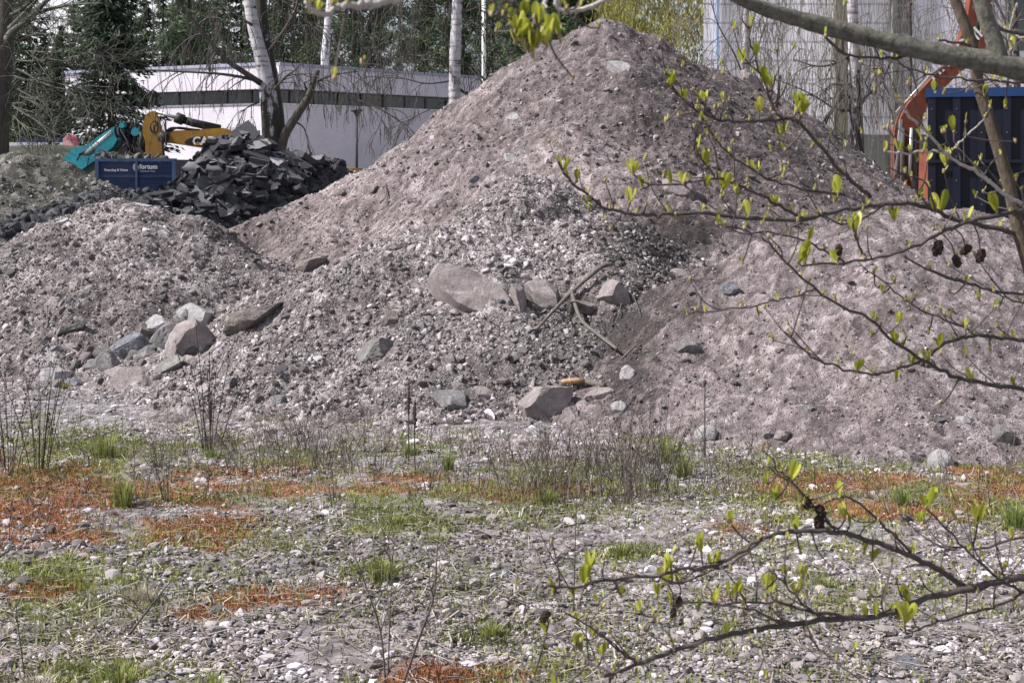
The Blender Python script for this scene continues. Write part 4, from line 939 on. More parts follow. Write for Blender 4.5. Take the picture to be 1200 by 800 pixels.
# street lamp, flagpole, low white wall, bank
lp = P(418, 0, 62); root = empty('street_lamp', (lp[0], lp[1], 0), 'slim dark lamp post with a flat head before the white wall', 'street lamp')
mb = MB(); mb.tube([lp * [1, 1, 0], lp * [1, 1, 0] + [0, 0, 4.1]], [.07, .05], 8); child(mb, 'pole', M['black'], root)
mb = MB(); hz = P(0, 131, 62)[2]; an = np.linspace(0, 2 * math.pi, 14, endpoint=False); mb.prism(np.stack([lp[0] + .26 * np.cos(an), lp[1] + .26 * np.sin(an), np.full(14, hz)], -1), [0, 0, 1], .1); mb.tube([lp * [1, 1, 0] + [0, 0, 4.0], lp * [1, 1, 0] + [0, 0, hz]], [.06, .16], 8); child(mb, 'lamp_head', M['black'], root)
fp = P(567, 0, 70); mb = MB(); mb.tube([[0, 0, 0], [0, 0, 14]], [.12, .10], 8); o = mb.build('flagpole', M['whitepaint'], smooth=True); o.location = (fp[0], fp[1], 0); tag(o, 'thin white pole rising behind the white building beside the birch', 'pole')
mb = MB(); a, b = P(-90, 0, 60), P(76, 0, 60); mb.box((a[0], 60, 0), (b[0], 60.3, P(0, 167, 60)[2])); o = mb.build('wall', M['fascia']); tag(o, 'low white wall strip beyond the grassy bank', 'wall')
mb = MB(); c = P(30, 0, 61); mb.box((P(20, 0, 61)[0], 61, 0), (P(75, 0, 61)[0], 61.5, P(0, 162, 61)[2])); o = mb.build('hoarding', M['navy']); tag(o, 'dark blue hoarding just above the low white wall', 'hoarding')
for px_, h_ in ((58.5, 166), (66, 169)):
    q = P(px_, 0, 58.5); mb = MB(); mb.box((-.06, -.06, 0), (.06, .06, P(0, h_, 58.5)[2])); mb.box((-.1, -.1, P(0, h_, 58.5)[2]), (.1, .1, P(0, h_, 58.5)[2] + .05)); o = mb.build('post', M['black']); o.location = (q[0], q[1], 0); tag(o, 'dark capped post before the white wall' if px_ < 60 else 'plain dark post before the white wall, next to the pink bundle', 'post')
M['pinkcloth'] = plain('pink_sheet', (.74, .40, .44), .7, .15, 2); M['redcloth'] = plain('red_sheet', (.5, .13, .16), .7, .15, 2)
q = P(81, 175, 57.5); root = empty('covered_bundle', (q[0], q[1], 0), 'small pink and red covered bundle standing at the end of the low white wall', 'bundle')
mb = MB(); mb.prism(poly_px([(73.5, 185), (73.5, 163), (76, 159), (82, 158.5), (86, 164), (88, 171), (88, 185)], 57.5), YB, .5); child(mb, 'cover', M['pinkcloth'], root, False)
mb = MB(); mb.prism(poly_px([(77, 161.5), (82, 158), (86, 161), (88.5, 170), (85, 165), (81, 163)], 57.45), YB, .5); child(mb, 'top_cover', M['redcloth'], root, False)
mb = MB(); xs_ = np.linspace(-26, -14, 40); ys_ = np.linspace(44, 58, 16); X_, Y_ = np.meshgrid(xs_, ys_); zz = 2.62 * np.clip(1 - ((Y_ - 52) / 6) ** 2, 0, 1) + .1 * fbm(X_, Y_, 3, 3) - .03
i = (np.arange(15)[:, None] * 40 + np.arange(39)[None, :]).ravel(); mb.add(np.stack([X_, Y_, zz], -1).reshape(-1, 3), None, np.stack([i, i + 1, i + 41, i + 40], -1), 0, .4)
bank = mb.build('bank', plain('weedy_bank', (.045, .048, .034), .95, .5, 1.2, bstr=.8, bscale=6), smooth=True); tag(bank, kind='structure')
# large pale panelled building at the right
M['panel'] = brickwall('pale_wall_panels', (.92, .90, .95), (.55, .55, .62), 1.0, 60.0, .75, .05)
M['pillar'] = plain('mossy_concrete_pillar', (.17, .165, .115), .9, .3, 1.0); M['pillar2'] = plain('grey_green_concrete', (.22, .235, .215), .9, .25, 1.0)
YR = 56.0
root = empty('building', (P(900, 0, YR)[0], YR, 0), 'tall pale panelled building behind the bare birches', 'building')
def rb(name, px0, px1, z0, z1, out, th, mat, uv=False):
    mb = MB(); mb.box((P(px0, 0, YR)[0], YR - out, z0), (P(px1, 0, YR)[0], YR - out + th, z1)); o = child(mb, name, M[mat] if isinstance(mat, str) else mat, root, False)
    if uv: uvwall(o, (1, 0))
    return o
zl = P(0, 158, YR)[2]
def rbw(name, px0, px1, z0, z1, out, mat, uv=False):           # the end wall runs back along the line of sight
    xa, xb, ya = P(px0, 0, YR)[0], P(px1, 0, YR)[0], YR - out; mb = MB()
    mb.prism(np.array([[xa, ya, z0], [xb, ya, z0], [xb + 4, ya + 9, z0], [xa + 9 * (px0 - 600) / F + .1, ya + 9, z0]]), [0, 0, 1], z1 - z0); o = child(mb, name, M[mat], root, False)
    if uv: uvwall(o, (1, 0))
rbw('wall', 824, 1066, zl, 16, 0, 'panel', True); rbw('wall', 1066.2, 1400, zl, 16, .3, 'fascia'); rbw('plinth', 824, 1400, 0, zl - .003, -.05, 'pillar2')
rb('pillar', 977, 991, zl - 1.2, 16, .36, .36 - .003, 'pillar'); rb('pillar', 1043, 1056, 0, 16, .42, .42 - .003, 'pillar2')
w = rb('window', 1048, 1060, P(0, 42, YR)[2], 16, .5, .07, 'darkglass')
mb = MB()
for z in np.arange(P(0, 42, YR)[2], 16, .55): mb.box((P(1048, 0, YR)[0], YR - .53, z), (P(1060, 0, YR)[0], YR - .503, z + .06))
child(mb, 'glazing_bar', M['pillar2'], w, False)
rb('pipe', 839, 842, zl, 16, .15, .12, plain('light_blue_pipe', (.33, .44, .62), .6))
for a in (1140, 1175, 1210): rb('window', a, a + 22, P(0, 60, YR)[2], 12, .36, .05, 'darkglass')

# ------------------------------------------------------------------ trees
def birchbark():
    m, nt, b = newmat('birch_bark')
    co = nd(nt, 'ShaderNodeTexCoord').outputs['Object']
    n1 = noise(nt, mapping(nt, co, (2.2, 2.2, 9.0)), 1.0, 4, .6); n2 = noise(nt, mapping(nt, co, (5, 5, 1.6)), 1.0, 5, .7)
    at = nd(nt, 'ShaderNodeAttribute', attribute_name='tint').outputs['Fac']
    c = ramp(nt, n1, [(.46, (.50, .485, .52)), (.58, (.33, .31, .33)), (.66, (.04, .037, .036))])
    ad = nd(nt, 'ShaderNodeMath', operation='ADD'); nt.links.new(n2, ad.inputs[0]); nt.links.new(at, ad.inputs[1])
    c = mixc(nt, ramp(nt, ad.outputs[0], [(.93, (0, 0, 0)), (1.06, (1, 1, 1))]), c, (.045, .041, .038))
    nt.links.new(c, b.inputs['Base Color']); b.inputs['Roughness'].default_value = .85
    bump(nt, b, n2, .6, .03); return m
M['birch'] = birchbark()
M['twig'] = plain('dark_twigs', (.07, .062, .058), .85, .3, 1); M['twiglight'] = plain('grey_brown_twigs', (.13, .115, .105), .85, .3, 1)
M['greytwig'] = plain('grey_green_twigs', (.10, .10, .085), .85, .3, 1)
M['trunk'] = bark('dark_bark', (.045, .04, .036), (.12, .105, .095), (5, 5, 1.4))
M['pinetrunk'] = bark('pine_bark', (.06, .048, .042), (.15, .115, .10), (4, 4, 1.2))
def grow(mb, p, d, L, r, lev, rng, droop=0.0, wob=.22, kids=(4, 3, 3), ratio=.55, sides=(7, 5, 3, 3), ang=(.5, 1.0), rmin=.006):
    n = max(4, int(5 - lev) + 3); pts = [np.array(p, float)]; d = np.array(d, float); d /= np.linalg.norm(d)
    for k in range(n):
        d = d + rng.normal(0, wob, 3) * .5 + np.array([0, 0, -droop * (lev + .4)]) / n * 2
        d /= np.linalg.norm(d); pts.append(pts[-1] + d * L / n)
    pts = np.array(pts); rr = np.linspace(r, max(rmin, r * .35), n + 1)
    mb.tube(pts, rr, sides[min(lev, len(sides) - 1)], 0, rng.uniform(0, 1), cap=False)
    if lev >= len(kids): return
    for c in range(kids[lev]):
        t = rng.uniform(.25, 1.0); i = min(n - 1, int(t * n)); q = pts[i] + (pts[i + 1] - pts[i]) * (t * n - i if t < 1 else 1)
        ax = rng.normal(size=3); td = pts[min(i + 1, n)] - pts[i]; td /= np.linalg.norm(td); ax -= td * (ax @ td); ax /= np.linalg.norm(ax)
        a = rng.uniform(*ang); nd_ = td * math.cos(a) + ax * math.sin(a)
        grow(mb, q, nd_, L * ratio * rng.uniform(.7, 1.15), max(rmin, rr[i] * .6), lev + 1, rng, droop, wob, kids, ratio, sides, ang, rmin)
def hang(mb, p, L, rng, r=.008, sway=.12):
    n = 6; t = np.linspace(0, 1, n); dx, dy = rng.normal(0, sway, 2)
    q = np.stack([p[0] + dx * L * t + rng.normal(0, .03, n).cumsum(), p[1] + dy * L * t + rng.normal(0, .03, n).cumsum(), p[2] - L * t], -1)
    mb.tube(q, np.linspace(r, r * .5, n), 3, 0, rng.uniform(), cap=False)
def limb(mb, pts, r0, r1, sides=7, k=5, tint=.5):
    q = smooth_path(pts, k); mb.tube(q, np.linspace(r0, r1, len(q)), sides, 0, tint); return q
# double birch behind the asphalt pile
rng = np.random.default_rng(101)
YA = 36.0; b0 = P(322, 262, YA); root = empty('birch_tree', b0 * [1, 1, 0], 'double birch, one stem white, one dark, with a broken limb, behind the asphalt pile', 'birch')
mb = MB()
q = smooth_path([P(320, 270, YA), P(318, 150, YA), P(309, 80, YA), P(297, 30, YA), P(290, -20, YA), P(284, -120, YA)], 8); mb.tube(q, np.interp(np.linspace(0, 1, len(q)), [0, .3, .5, 1], [.30, .22, .17, .12]), 12, 0, np.clip(np.repeat(np.interp(q[:, 2], [1.2, 3.2, 4.8], [.8, .52, .26]), 12), 0, 1))
q2 = smooth_path([P(325, 270, YA + .2), P(323, 150, YA + .25), P(314, 80, YA + .3), P(307, 30, YA + .4), P(304, -20, YA + .5), P(300, -120, YA + .6)], 8); mb.tube(q2, np.interp(np.linspace(0, 1, len(q2)), [0, .4, 1], [.27, .22, .14]), 12, 0, .62)
child(mb, 'trunk', M['birch'], root)
mb = MB(); q = limb(mb, [P(327, 185, YA), P(333, 160, YA - .1), P(348, 135, YA - .3), P(362, 112, YA - .3), P(372, 82, YA - .3)], .15, .075, 8, 5, .6); child(mb, 'broken_limb', M['trunk'], root)
mb = MB()
for pts, r in (([(306, 98), (285, 84), (262, 68), (243, 45), (225, 22), (203, -5)], .085), ([(303, 95), (280, 90), (250, 86), (210, 84), (175, 82)], .05), ([(368, 98), (385, 90), (402, 86), (420, 84)], .03), ([(362, 110), (357, 98), (362, 95)], .03), ([(322, 105), (335, 90), (350, 80)], .045),
               ([(344, 142), (356, 150), (362, 172)], .03), ([(303, 120), (292, 125), (280, 133)], .03), ([(316, 60), (330, 40), (345, 15), (352, -10)], .06), ([(296, 30), (270, 14), (250, 0)], .04), ([(318, 50), (340, 30), (352, 5)], .035)):
    ln = limb(mb, [P(a, b, YA - .2 - .1 * i) for i, (a, b) in enumerate(pts)], r, r * .35, 6)
    for k in range(int(3 + r * 90)):
        i = rng.integers(2, len(ln)); dd = ln[i] - ln[i - 1]; dd = dd / np.linalg.norm(dd) + rng.normal(0, .6, 3)
        grow(mb, ln[i], dd, rng.uniform(.6, 1.6), r * .3, 1, rng, .5, .3, (0, 3, 2), .55, rmin=.008)
child(mb, 'branch', M['twig'], root)
mb = MB()
for k in range(220):
    px_ = rng.uniform(165, 470); p = P(px_, rng.uniform(-60, 105) if px_ < 360 else rng.uniform(-40, 90), YA + rng.uniform(-2, 2)); hang(mb, p, rng.uniform(.6, 2.2), rng, .0075, .15)
child(mb, 'twigs', M['twig'], root); 
# white birch on the skyline of the heap
YB2 = 42.0; b0 = P(533, 262, YB2); root = empty('birch_tree', b0 * [1, 1, 0], 'straight white birch with black marks standing behind the shoulder of the tallest heap', 'birch')
mb = MB(); q = smooth_path([P(533, 270, YB2), P(532.5, 130, YB2), P(533.5, 60, YB2), P(536, 0, YB2), P(540, -120, YB2)], 8); mb.tube(q, np.linspace(.21, .14, len(q)), 12, 0, .32); child(mb, 'trunk', M['birch'], root)
mb = MB()
for pts, r in (([(532, 72), (510, 69), (480, 65), (455, 61), (430, 55)], .03), ([(528, 52), (505, 45), (492, 42)], .02), ([(538, 105), (555, 112), (575, 96), (600, 75)], .05), ([(536, 70), (556, 80), (570, 98)], .05), ([(530, 95), (500, 98), (470, 92), (430, 90)], .025), ([(538, 20), (560, 25), (580, 40)], .03), ([(530, 110), (515, 122), (480, 140)], .03), ([(536, 20), (548, 8), (556, -10)], .05), ([(534, 40), (515, 20), (505, 0)], .03), ([(420, 118), (445, 128), (478, 148)], .03)):
    ln = limb(mb, [P(a, b, YB2 - .1 * i) for i, (a, b) in enumerate(pts)], r, r * .4, 5)
    for k in range(int(4 + r * 100)):
        i = rng.integers(2, len(ln)); dd = ln[i] - ln[i - 1]; dd = dd / np.linalg.norm(dd) + rng.normal(0, .6, 3)
        grow(mb, ln[i], dd, rng.uniform(.6, 1.8), r * .35, 1, rng, .4, .3, (0, 3, 2), .55, rmin=.009)
for k in range(120): hang(mb, P(rng.uniform(380, 600), rng.uniform(-50, 80), YB2 + rng.uniform(-2, 2)), rng.uniform(.6, 2.0), rng, .008, .2)
child(mb, 'branch', M['twig'], root)
# birches before the pale panelled building
def weeping(px, Y, pts, r0, label, strands, xr, yr, lens, tint, limbs=()):
    root = empty('birch_tree', P(px, 0, Y) * [1, 1, 0], label, 'birch')
    mb = MB(); q = smooth_path([P(a, b, Y) for a, b in pts], 8); mb.tube(q, np.linspace(r0, r0 * .6, len(q)), 10, 0, np.repeat(np.interp(q[:, 2], [0, 3.5, 6], tint), 10)); child(mb, 'trunk', M['birch'], root)
    mb = MB()
    for lp_, r in limbs:
        ln = limb(mb, [P(a, b, Y - .12 * i) for i, (a, b) in enumerate(lp_)], r, r * .4, 5)
        for k in range(int(5 + r * 120)):
            i = rng.integers(2, len(ln)); dd = ln[i] - ln[i - 1]; dd = dd / np.linalg.norm(dd) + rng.normal(0, .6, 3); grow(mb, ln[i], dd, rng.uniform(.5, 1.5), r * .4, 1, rng, .6, .3, (0, 3, 2), .55, rmin=.007)
    if limbs: child(mb, 'branch', M['twig'], root)
    mb = MB()
    for k in range(strands):
        a = rng.normal(0.5, .3) ; p = P(xr[0] + (xr[1] - xr[0]) * np.clip(a, -.1, 1.1), rng.uniform(*yr), Y + rng.uniform(-2.5, 2.5)); hang(mb, p, rng.uniform(*lens), rng, .0065, .10)
        if k % 4 == 0: grow(mb, p, [rng.normal(0, 1), rng.normal(0, .5), -.3], rng.uniform(.5, 1.4), .009, 1, rng, .6, .3, (0, 3, 2), .5, rmin=.006)
    child(mb, 'twigs', M['twiglight'], root)
weeping(1003, 36, [(1006, 270), (1005, 190), (1003, 130), (1001, 70), (999, 0), (996, -120)], .20, 'weeping birch with a dark knotted trunk before the pale panelled building', 600, (900, 1130), (-150, 110), (1.0, 3.4), [.68, .46, .28],
        ([([(1003, 118), (990, 112), (980, 122), (970, 140)], .05), ([(1004, 128), (1016, 112), (1030, 100), (1042, 78)], .045), ([(1002, 96), (990, 100), (975, 98)], .035), ([(1001, 60), (985, 72), (960, 78), (930, 70)], .04), ([(1004, 130), (980, 128), (950, 110), (915, 95)], .035), ([(1000, 40), (1020, 52), (1045, 68)], .03)]))
weeping(876, 40, [(876, 270), (875, 110), (874, 60), (874, 0), (872, -120)], .13, 'slender white birch with hanging twigs beside the light blue pipe', 380, (810, 960), (-150, 70), (.9, 3.0), [.45, .3, .3],
        ([([(875, 100), (860, 62), (842, 30), (830, -10)], .03), ([(875, 80), (890, 50), (900, 20)], .025), ([(876, 110), (858, 90), (846, 70)], .02)]))
# bare tree at the left edge
YL = 27.0; root = empty('bare_tree', P(-6, 262, YL) * [1, 1, 0], 'dark bare tree at the left edge with long drooping grey branches', 'tree')
mb = MB(); limb(mb, [P(-10, 270, YL), P(-6, 150, YL), P(2, 60, YL), P(6, 20, YL), P(6, -80, YL)], .33, .12, 10); limb(mb, [P(-2, 80, YL), P(-4, 30, YL), P(-2, -60, YL)], .14, .08, 8); child(mb, 'trunk', M['trunk'], root)
mb = MB()
for pts, r in (([(4, 42), (20, 25), (36, 8), (50, -8)], .10), ([(2, 60), (14, 38), (32, 24), (48, 8), (66, -10)], .13), ([(8, 36), (30, 22), (54, 12), (84, 6), (120, 4)], .08), ([(8, 20), (20, 14), (34, 4), (48, -12)], .07), ([(0, 50), (20, 48), (42, 40), (70, 42), (105, 48)], .04), ([(0, 62), (30, 60), (60, 62), (110, 62)], .03), ([(2, 66), (30, 72), (62, 70), (100, 78)], .03), ([(0, 72), (30, 86), (55, 100), (95, 108)], .035), ([(0, 80), (24, 92), (60, 96), (90, 104)], .03), ([(0, 90), (30, 110), (60, 120), (116, 122)], .03), ([(0, 100), (35, 118), (70, 132), (98, 140)], .03), ([(0, 110), (20, 128), (40, 140), (60, 158)], .03), ([(-5, 120), (20, 140), (34, 156)], .03)):
    ln = limb(mb, [P(a, b, YL - .25 * i) for i, (a, b) in enumerate(pts)], r * .75, max(.008, r * .2), 5)
    for k in range(10):
        i = rng.integers(3, len(ln)); dd = ln[i] - ln[i - 1]; dd = dd / np.linalg.norm(dd) + rng.normal(0, .5, 3); grow(mb, ln[i], dd, rng.uniform(.4, 1.3), .011, 1, rng, .10, .3, (0, 3, 2), .6, rmin=.0045)
child(mb, 'branch', M['greytwig'], root)
# conifers
M['needles'] = foliage('conifer_needles', [(0, (.028, .05, .028)), (.5, (.058, .09, .045)), (1, (.13, .15, .07))], .15)
M['needles_dark'] = foliage('dark_conifer_needles', [(0, (.018, .03, .02)), (.6, (.036, .058, .034)), (1, (.08, .10, .055))], .1)
M['olive'] = foliage('budding_yellow_green_twigs', [(0, (.10, .10, .03)), (.5, (.22, .21, .055)), (1, (.36, .33, .10))], .3)
def cards(mb, c, rad, n, ln, wd, rng, tint, flat=1.0, dirs=None):
    p = rng.normal(size=(n, 3)); p /= np.linalg.norm(p, axis=1)[:, None]; p = c + p * (rng.uniform(0, 1, n) ** .45)[:, None] * np.asarray(rad)
    a = rng.normal(size=(n, 3)) * [1, 1, flat] if dirs is None else dirs + rng.normal(0, .35, (n, 3)); a /= np.linalg.norm(a, axis=1)[:, None]
    b = np.cross(a, rng.normal(size=(n, 3))); b /= np.linalg.norm(b, axis=1)[:, None]
    l, w = ln * rng.uniform(.6, 1.3, n)[:, None], wd * rng.uniform(.6, 1.3, n)[:, None]
    v = np.stack([p - a * l / 2, p + b * w / 2, p + a * l / 2, p - b * w / 2], 1).reshape(-1, 3)
    mb.add(v, None, np.arange(4 * n).reshape(-1, 4), 0, np.repeat(np.clip(tint + rng.normal(0, .18, n), 0, 1), 4))
def pine(seed, Hh, crown0, rad, label, group):
    rng = np.random.default_rng(seed); root = empty('pine_tree', (0, 0, 0), label, 'pine', group)
    mb = MB(); q = smooth_path([[0, 0, 0], [rng.normal(0, .2), 0, Hh * .4], [rng.normal(0, .3), 0, Hh * .75], [0, 0, Hh]], 6); mb.tube(q, np.linspace(.2, .05, len(q)), 7); br = mb
    cr = MB()
    for k in range(34):
        z = Hh * (crown0 + (1 - crown0) * (k / 33) ** .9); t = (z / Hh - crown0) / (1 - crown0); R_ = rad * (1 - t * .75) * rng.uniform(.35, 1.1) * (.6 if t < .12 else 1); a = rng.uniform(0, 6.28)
        e = np.array([math.cos(a) * R_, math.sin(a) * R_, z + rng.uniform(-.4, .7)]); br.tube(smooth_path([[0, 0, z - .3], e * [.5, .5, 1] - [0, 0, .2], e], 3), [.05, .045, .04, .035, .03, .025, .02], 3, cap=False)
        for j in range(3):
            cards(cr, e * [1 - .3 * j, 1 - .3 * j, 1] + rng.normal(0, .3, 3), (.85, .85, .42), 42, .55, .10, rng, .35 + .25 * rng.uniform() + .1 * t)
    br.build('trunk', M['pinetrunk'], root, True); cr.build('crown', M['needles'], root); return root
def spruce(seed, Hh, rad, label, group, mat, z0=.04, nb=9, ncards=26):
    rng = np.random.default_rng(seed); root = empty('spruce_tree', (0, 0, 0), label, 'spruce', group)
    mb = MB(); mb.tube([[0, 0, 0], [0, 0, Hh]], [.22, .03], 7); cr = MB()
    for z in np.arange(Hh * z0, Hh * .985, .55):
        t = z / Hh; R_ = rad * (1 - t) ** .8
        for k in range(nb):
            a = rng.uniform(0, 6.28); r = R_ * rng.uniform(.5, 1.15); d = np.array([math.cos(a), math.sin(a), 0])
            for s_ in (.35, .7, 1.0):
                c = d * r * s_ + [0, 0, z - .25 * r * s_ ** 1.5 + rng.uniform(-.15, .15)]
                cards(cr, c, (.42 * (.6 + r / rad), .42 * (.6 + r / rad), .2), ncards // 3, .42, .10, rng, .25 + .35 * rng.uniform(), dirs=d + [0, 0, -.5])
    mb.build('trunk', M['trunk'], root, True); cr.build('crown', mat, root); return root
protos_p = [pine(201 + k, h, c, r, 'x', 'x') for k, (h, c, r) in enumerate([(21, .34, 2.6), (18, .42, 2.3), (23, .45, 2.8), (17, .25, 2.4)])]
protos_s = [spruce(211 + k, h, r, 'x', 'x', M['needles']) for k, (h, r) in enumerate([(15, 2.9), (18, 3.2)])]
usedp = set()
def put(proto, px, Y, s, label, group):
    global usedp
    if proto.name in usedp: o = copy_tree(proto)
    else: o = proto; usedp.add(proto.name)
    p = P(px, 0, Y); o.location = (p[0], Y, 0); o.rotation_euler = (0, 0, rng.uniform(0, 6.28)); o.scale = (s * rng.uniform(.9, 1.15), s * rng.uniform(.9, 1.15), s); o['label'] = label; o['group'] = group
rng = np.random.default_rng(303)
for px in np.arange(320, 745, 19):
    put(protos_p[rng.integers(0, 4)], px + rng.uniform(-9, 9), rng.uniform(102, 132), rng.uniform(.85, 1.1), 'tall pine in the wood behind the white building roof', 'pines behind the white building')
for px in [*np.arange(-60, 115, 11), *np.arange(115, 345, 24)]:
    put(protos_s[rng.integers(0, 2)], px + rng.uniform(-10, 10), rng.uniform(92, 112), rng.uniform(.62, .86) if 30 < px < 112 else rng.uniform(.9, 1.2), 'dense green spruce in the wood behind the bare tree and the white building', 'spruces in the wood')
for px in (20, 62, 118, 170, 225, 262, 215, 600, 640, 665, 690, 715, 625, 655, 705):
    put(protos_p[3] if px % 2 else protos_s[px % 3 % 2], px, rng.uniform(88, 100), rng.uniform(.9, 1.1) if px > 110 else .62, 'dense green spruce in the wood behind the bare tree and the white building' if px < 300 and not px % 2 else ('tall pine in the wood behind the white building roof' if px < 580 else 'dark conifer closing the gap between the flagpole and the tallest heap'),
        'spruces in the wood' if px < 300 and not px % 2 else ('pines behind the white building' if px < 580 else 'dark conifers behind the tallest heap'))
for o in protos_p + protos_s:
    if o.name not in usedp:
        for c in list(o.children): bpy.data.objects.remove(c)
        bpy.data.objects.remove(o)
rng = np.random.default_rng(331)
sp = spruce(221, 11.5, 3.3, 'very dark low branched spruce between the wood and the white building, above the teal arm', None, M['needles_dark'], .06, 13, 60)
sp.location = (P(130, 0, 66)[0], 66, 0)
# greyish bare trees in front of the wood, yellow green tree by the summit, distant birch
def twiggy(name, label, cat, px, Y, hh, spread, mat, n, seed, cardmat=None, ncard=0, base=0.5):
    rng = np.random.default_rng(seed); root = empty(name, P(px, 0, Y) * [1, 1, 0], label, cat); p0 = P(px, 0, Y) * [1, 1, 0]
    mb = MB(); mb.tube(smooth_path([p0, p0 + [.2, 0, hh * .4], p0 + [0, 0, hh * .8]], 5), np.linspace(.18, .05, 11), 7); child(mb, 'trunk', M['trunk'], root)
    mb = MB(); tips = []
    for k in range(n):
        z = hh * (base + (.9 - base) * rng.uniform()); a = rng.uniform(0, 6.28); d = np.array([math.cos(a), math.sin(a), rng.uniform(.2, 1.2)])
        grow(mb, p0 + [0, 0, z * .85], d, spread * rng.uniform(.6, 1.1), .04, 0, rng, .25, .25, (5, 4, 2), .55, (4, 3, 3, 3), rmin=.010)
    child(mb, 'branch', mat, root)
    if cardmat:
        cr = MB()
        for k in range(ncard // 40): cards(cr, p0 + [rng.uniform(-spread, spread), rng.uniform(-spread, spread), hh * rng.uniform(.1, 1)], (.9, .9, 1.1), 40, .36, .06, rng, rng.uniform(.2, .8), dirs=np.array([0.0, 0, 1]) + rng.normal(0, .25, 3))
        child(cr, 'crown', cardmat, root)
    return root
twiggy('bare_tree', 'grey green bare bushy tree rising behind the left end of the white building', 'tree', 238, 90, 10.5, 3.4, M['greytwig'], 26, 401, base=.3)
twiggy('bare_tree', 'thin grey bare tree behind the white building, next to the wide bushy one', 'tree', 268, 92, 9.5, 2.5, M['greytwig'], 16, 403, base=.3)
twiggy('budding_tree', 'yellow green budding tree rising behind the summit of the tallest heap', 'tree', 782, 66, 13, 3.1, M['twiglight'], 18, 405, M['olive'], 24000, base=.15)
twiggy('bare_tree', 'bare tree before the upper corner of the tall pale building, above the container', 'tree', 1185, 46, 11, 3.0, M['twiglight'], 22, 407, base=.25)
db = P(385, 0, 80); root = empty('birch_tree', db * [1, 1, 0], 'distant pale birch trunk standing behind the roof of the white building', 'birch'); mb = MB(); mb.tube([db * [1, 1, 0], db * [1, 1, 0] + [-.2, 0, 8], db * [1, 1, 0] + [.3, 0, 14]], [.3, .24, .15], 9, 0, .25); child(mb, 'trunk', M['birch'], root)
# undergrowth in front of the low wall and the foot of the wood

# ------------------------------------------------------------------ weeds and grass
def weed_mesh(kind, rng):
    mb = MB()
    if kind == 'wisp':                              # single thin dead stalk, a few stubs
        h = rng.uniform(.22, .42); n = 1
    elif kind == 'clump': h = rng.uniform(.18, .30); n = rng.integers(4, 8)
    else: h = rng.uniform(.45, .7); n = rng.integers(10, 16)    # bushy
    for k in range(n):
        a = rng.uniform(0, 6.28); l = rng.uniform(.02, .6) * (1 if n > 1 else .6) * (.6 if kind == 'bushy' else 1); hh = h * rng.uniform(.6, 1)
        b = np.array([math.cos(a), math.sin(a), 0]); p0 = b * rng.uniform(0, .05) * (n > 1)
        q = smooth_path([p0, p0 + b * l * hh * .4 + [0, 0, hh * .5], p0 + b * l * hh + [0, 0, hh]], 4); t0 = rng.uniform(.1, .95) if kind != 'bushy' else rng.uniform(0, .3)
        mb.tube(q, np.linspace(.0026, .0012, len(q)) * (1.15 if kind == 'bushy' else 1), 3, 0, t0, cap=False)
        for j in range(rng.integers(2, 6) if kind != 'clump' else rng.integers(1, 4)):
            i = rng.integers(3, len(q)); c = rng.normal(0, .6, 3); c[2] = abs(c[2]) + .9; c /= np.linalg.norm(c); e = q[i] + c * rng.uniform(.03, .12)
            mb.tube([q[i], e], [.0016, .001], 3, 0, t0, cap=False)
            if kind == 'clump' and rng.uniform() < .75: continue
            v, f = SMALL[rng.integers(0, 16)]; mb.add(v * rng.uniform(.003, .006) * [1, 1, 1.5] + e, f, None, 0, t0 * .7)
    return mb
rng = np.random.default_rng(501)
WP = {k: [weed_mesh(k, rng).build('dry_weed', M['weed']) for _ in range(n)] for k, n in (('wisp', 5), ('clump', 6), ('bushy', 3))}
WU = {o.name: False for v in WP.values() for o in v}
def gpos(px, py): Y = HC * F / (py - PYH); x = (px - 600) / F * Y; return np.array([x, Y, float(top_z([x], [Y])[0])])
def put_weed(kind, px, py, s, label, group=None):
    src = WP[kind][rng.integers(0, len(WP[kind]))]
    if WU[src.name]: o = src.copy(); COL.objects.link(o)
    else: o = src; WU[src.name] = True
    p = gpos(px, py); o.location = p - [0, 0, .01]; o.rotation_euler = (rng.normal(0, .06), rng.normal(0, .06), rng.uniform(0, 6.28)); o.scale = (s, s, s)
    return tag(o, label, 'weed', group)
for px, py, s, l in ((247, 530, 1.25, 'tall dark bushy dead weed below the boulder row, the largest on the flat ground'), (46, 556, 1.1, 'dark bushy dead weed among the orange moss near the left frame edge'), (12, 560, .95, 'dark bushy dead weed at the left frame edge'),
                     (196, 590, .7, 'small bushy dead weed between the two large orange moss patches'), (392, 596, .45, 'stub of a dark dead weed on the orange moss below the stony heap'), (735, 592, .95, 'bushy dead weed in the densest part of the dry thicket'), (770, 580, .9, 'dark bushy dead weed at the back of the dry thicket, nearer the sandy heap')):
    put_weed('bushy', px, py, s, l)
for k in range(50):
    px, py = rng.normal(690, 85), rng.uniform(535, 592); put_weed(rng.choice(['clump', 'wisp', 'clump']), px, py, rng.uniform(.75, 1.15), 'dead brown stalks standing in the dry thicket before the big angular boulder', 'dead weeds of the dry thicket')
for k in range(34):
    px, py = rng.normal(340, 70), rng.uniform(522, 560); put_weed(rng.choice(['clump', 'wisp']), px, py, rng.uniform(.6, 1.05), 'dead stalks standing in the row before the stony heap, left of the dry thicket', 'dead weeds before the stony heap')
for k in range(26):
    px, py = rng.uniform(-10, 230), rng.uniform(500, 640); put_weed(rng.choice(['wisp', 'clump', 'wisp']), px, py, rng.uniform(.6, 1.1), 'thin dead stalk standing around the orange moss on the left', 'dead weeds on the left')
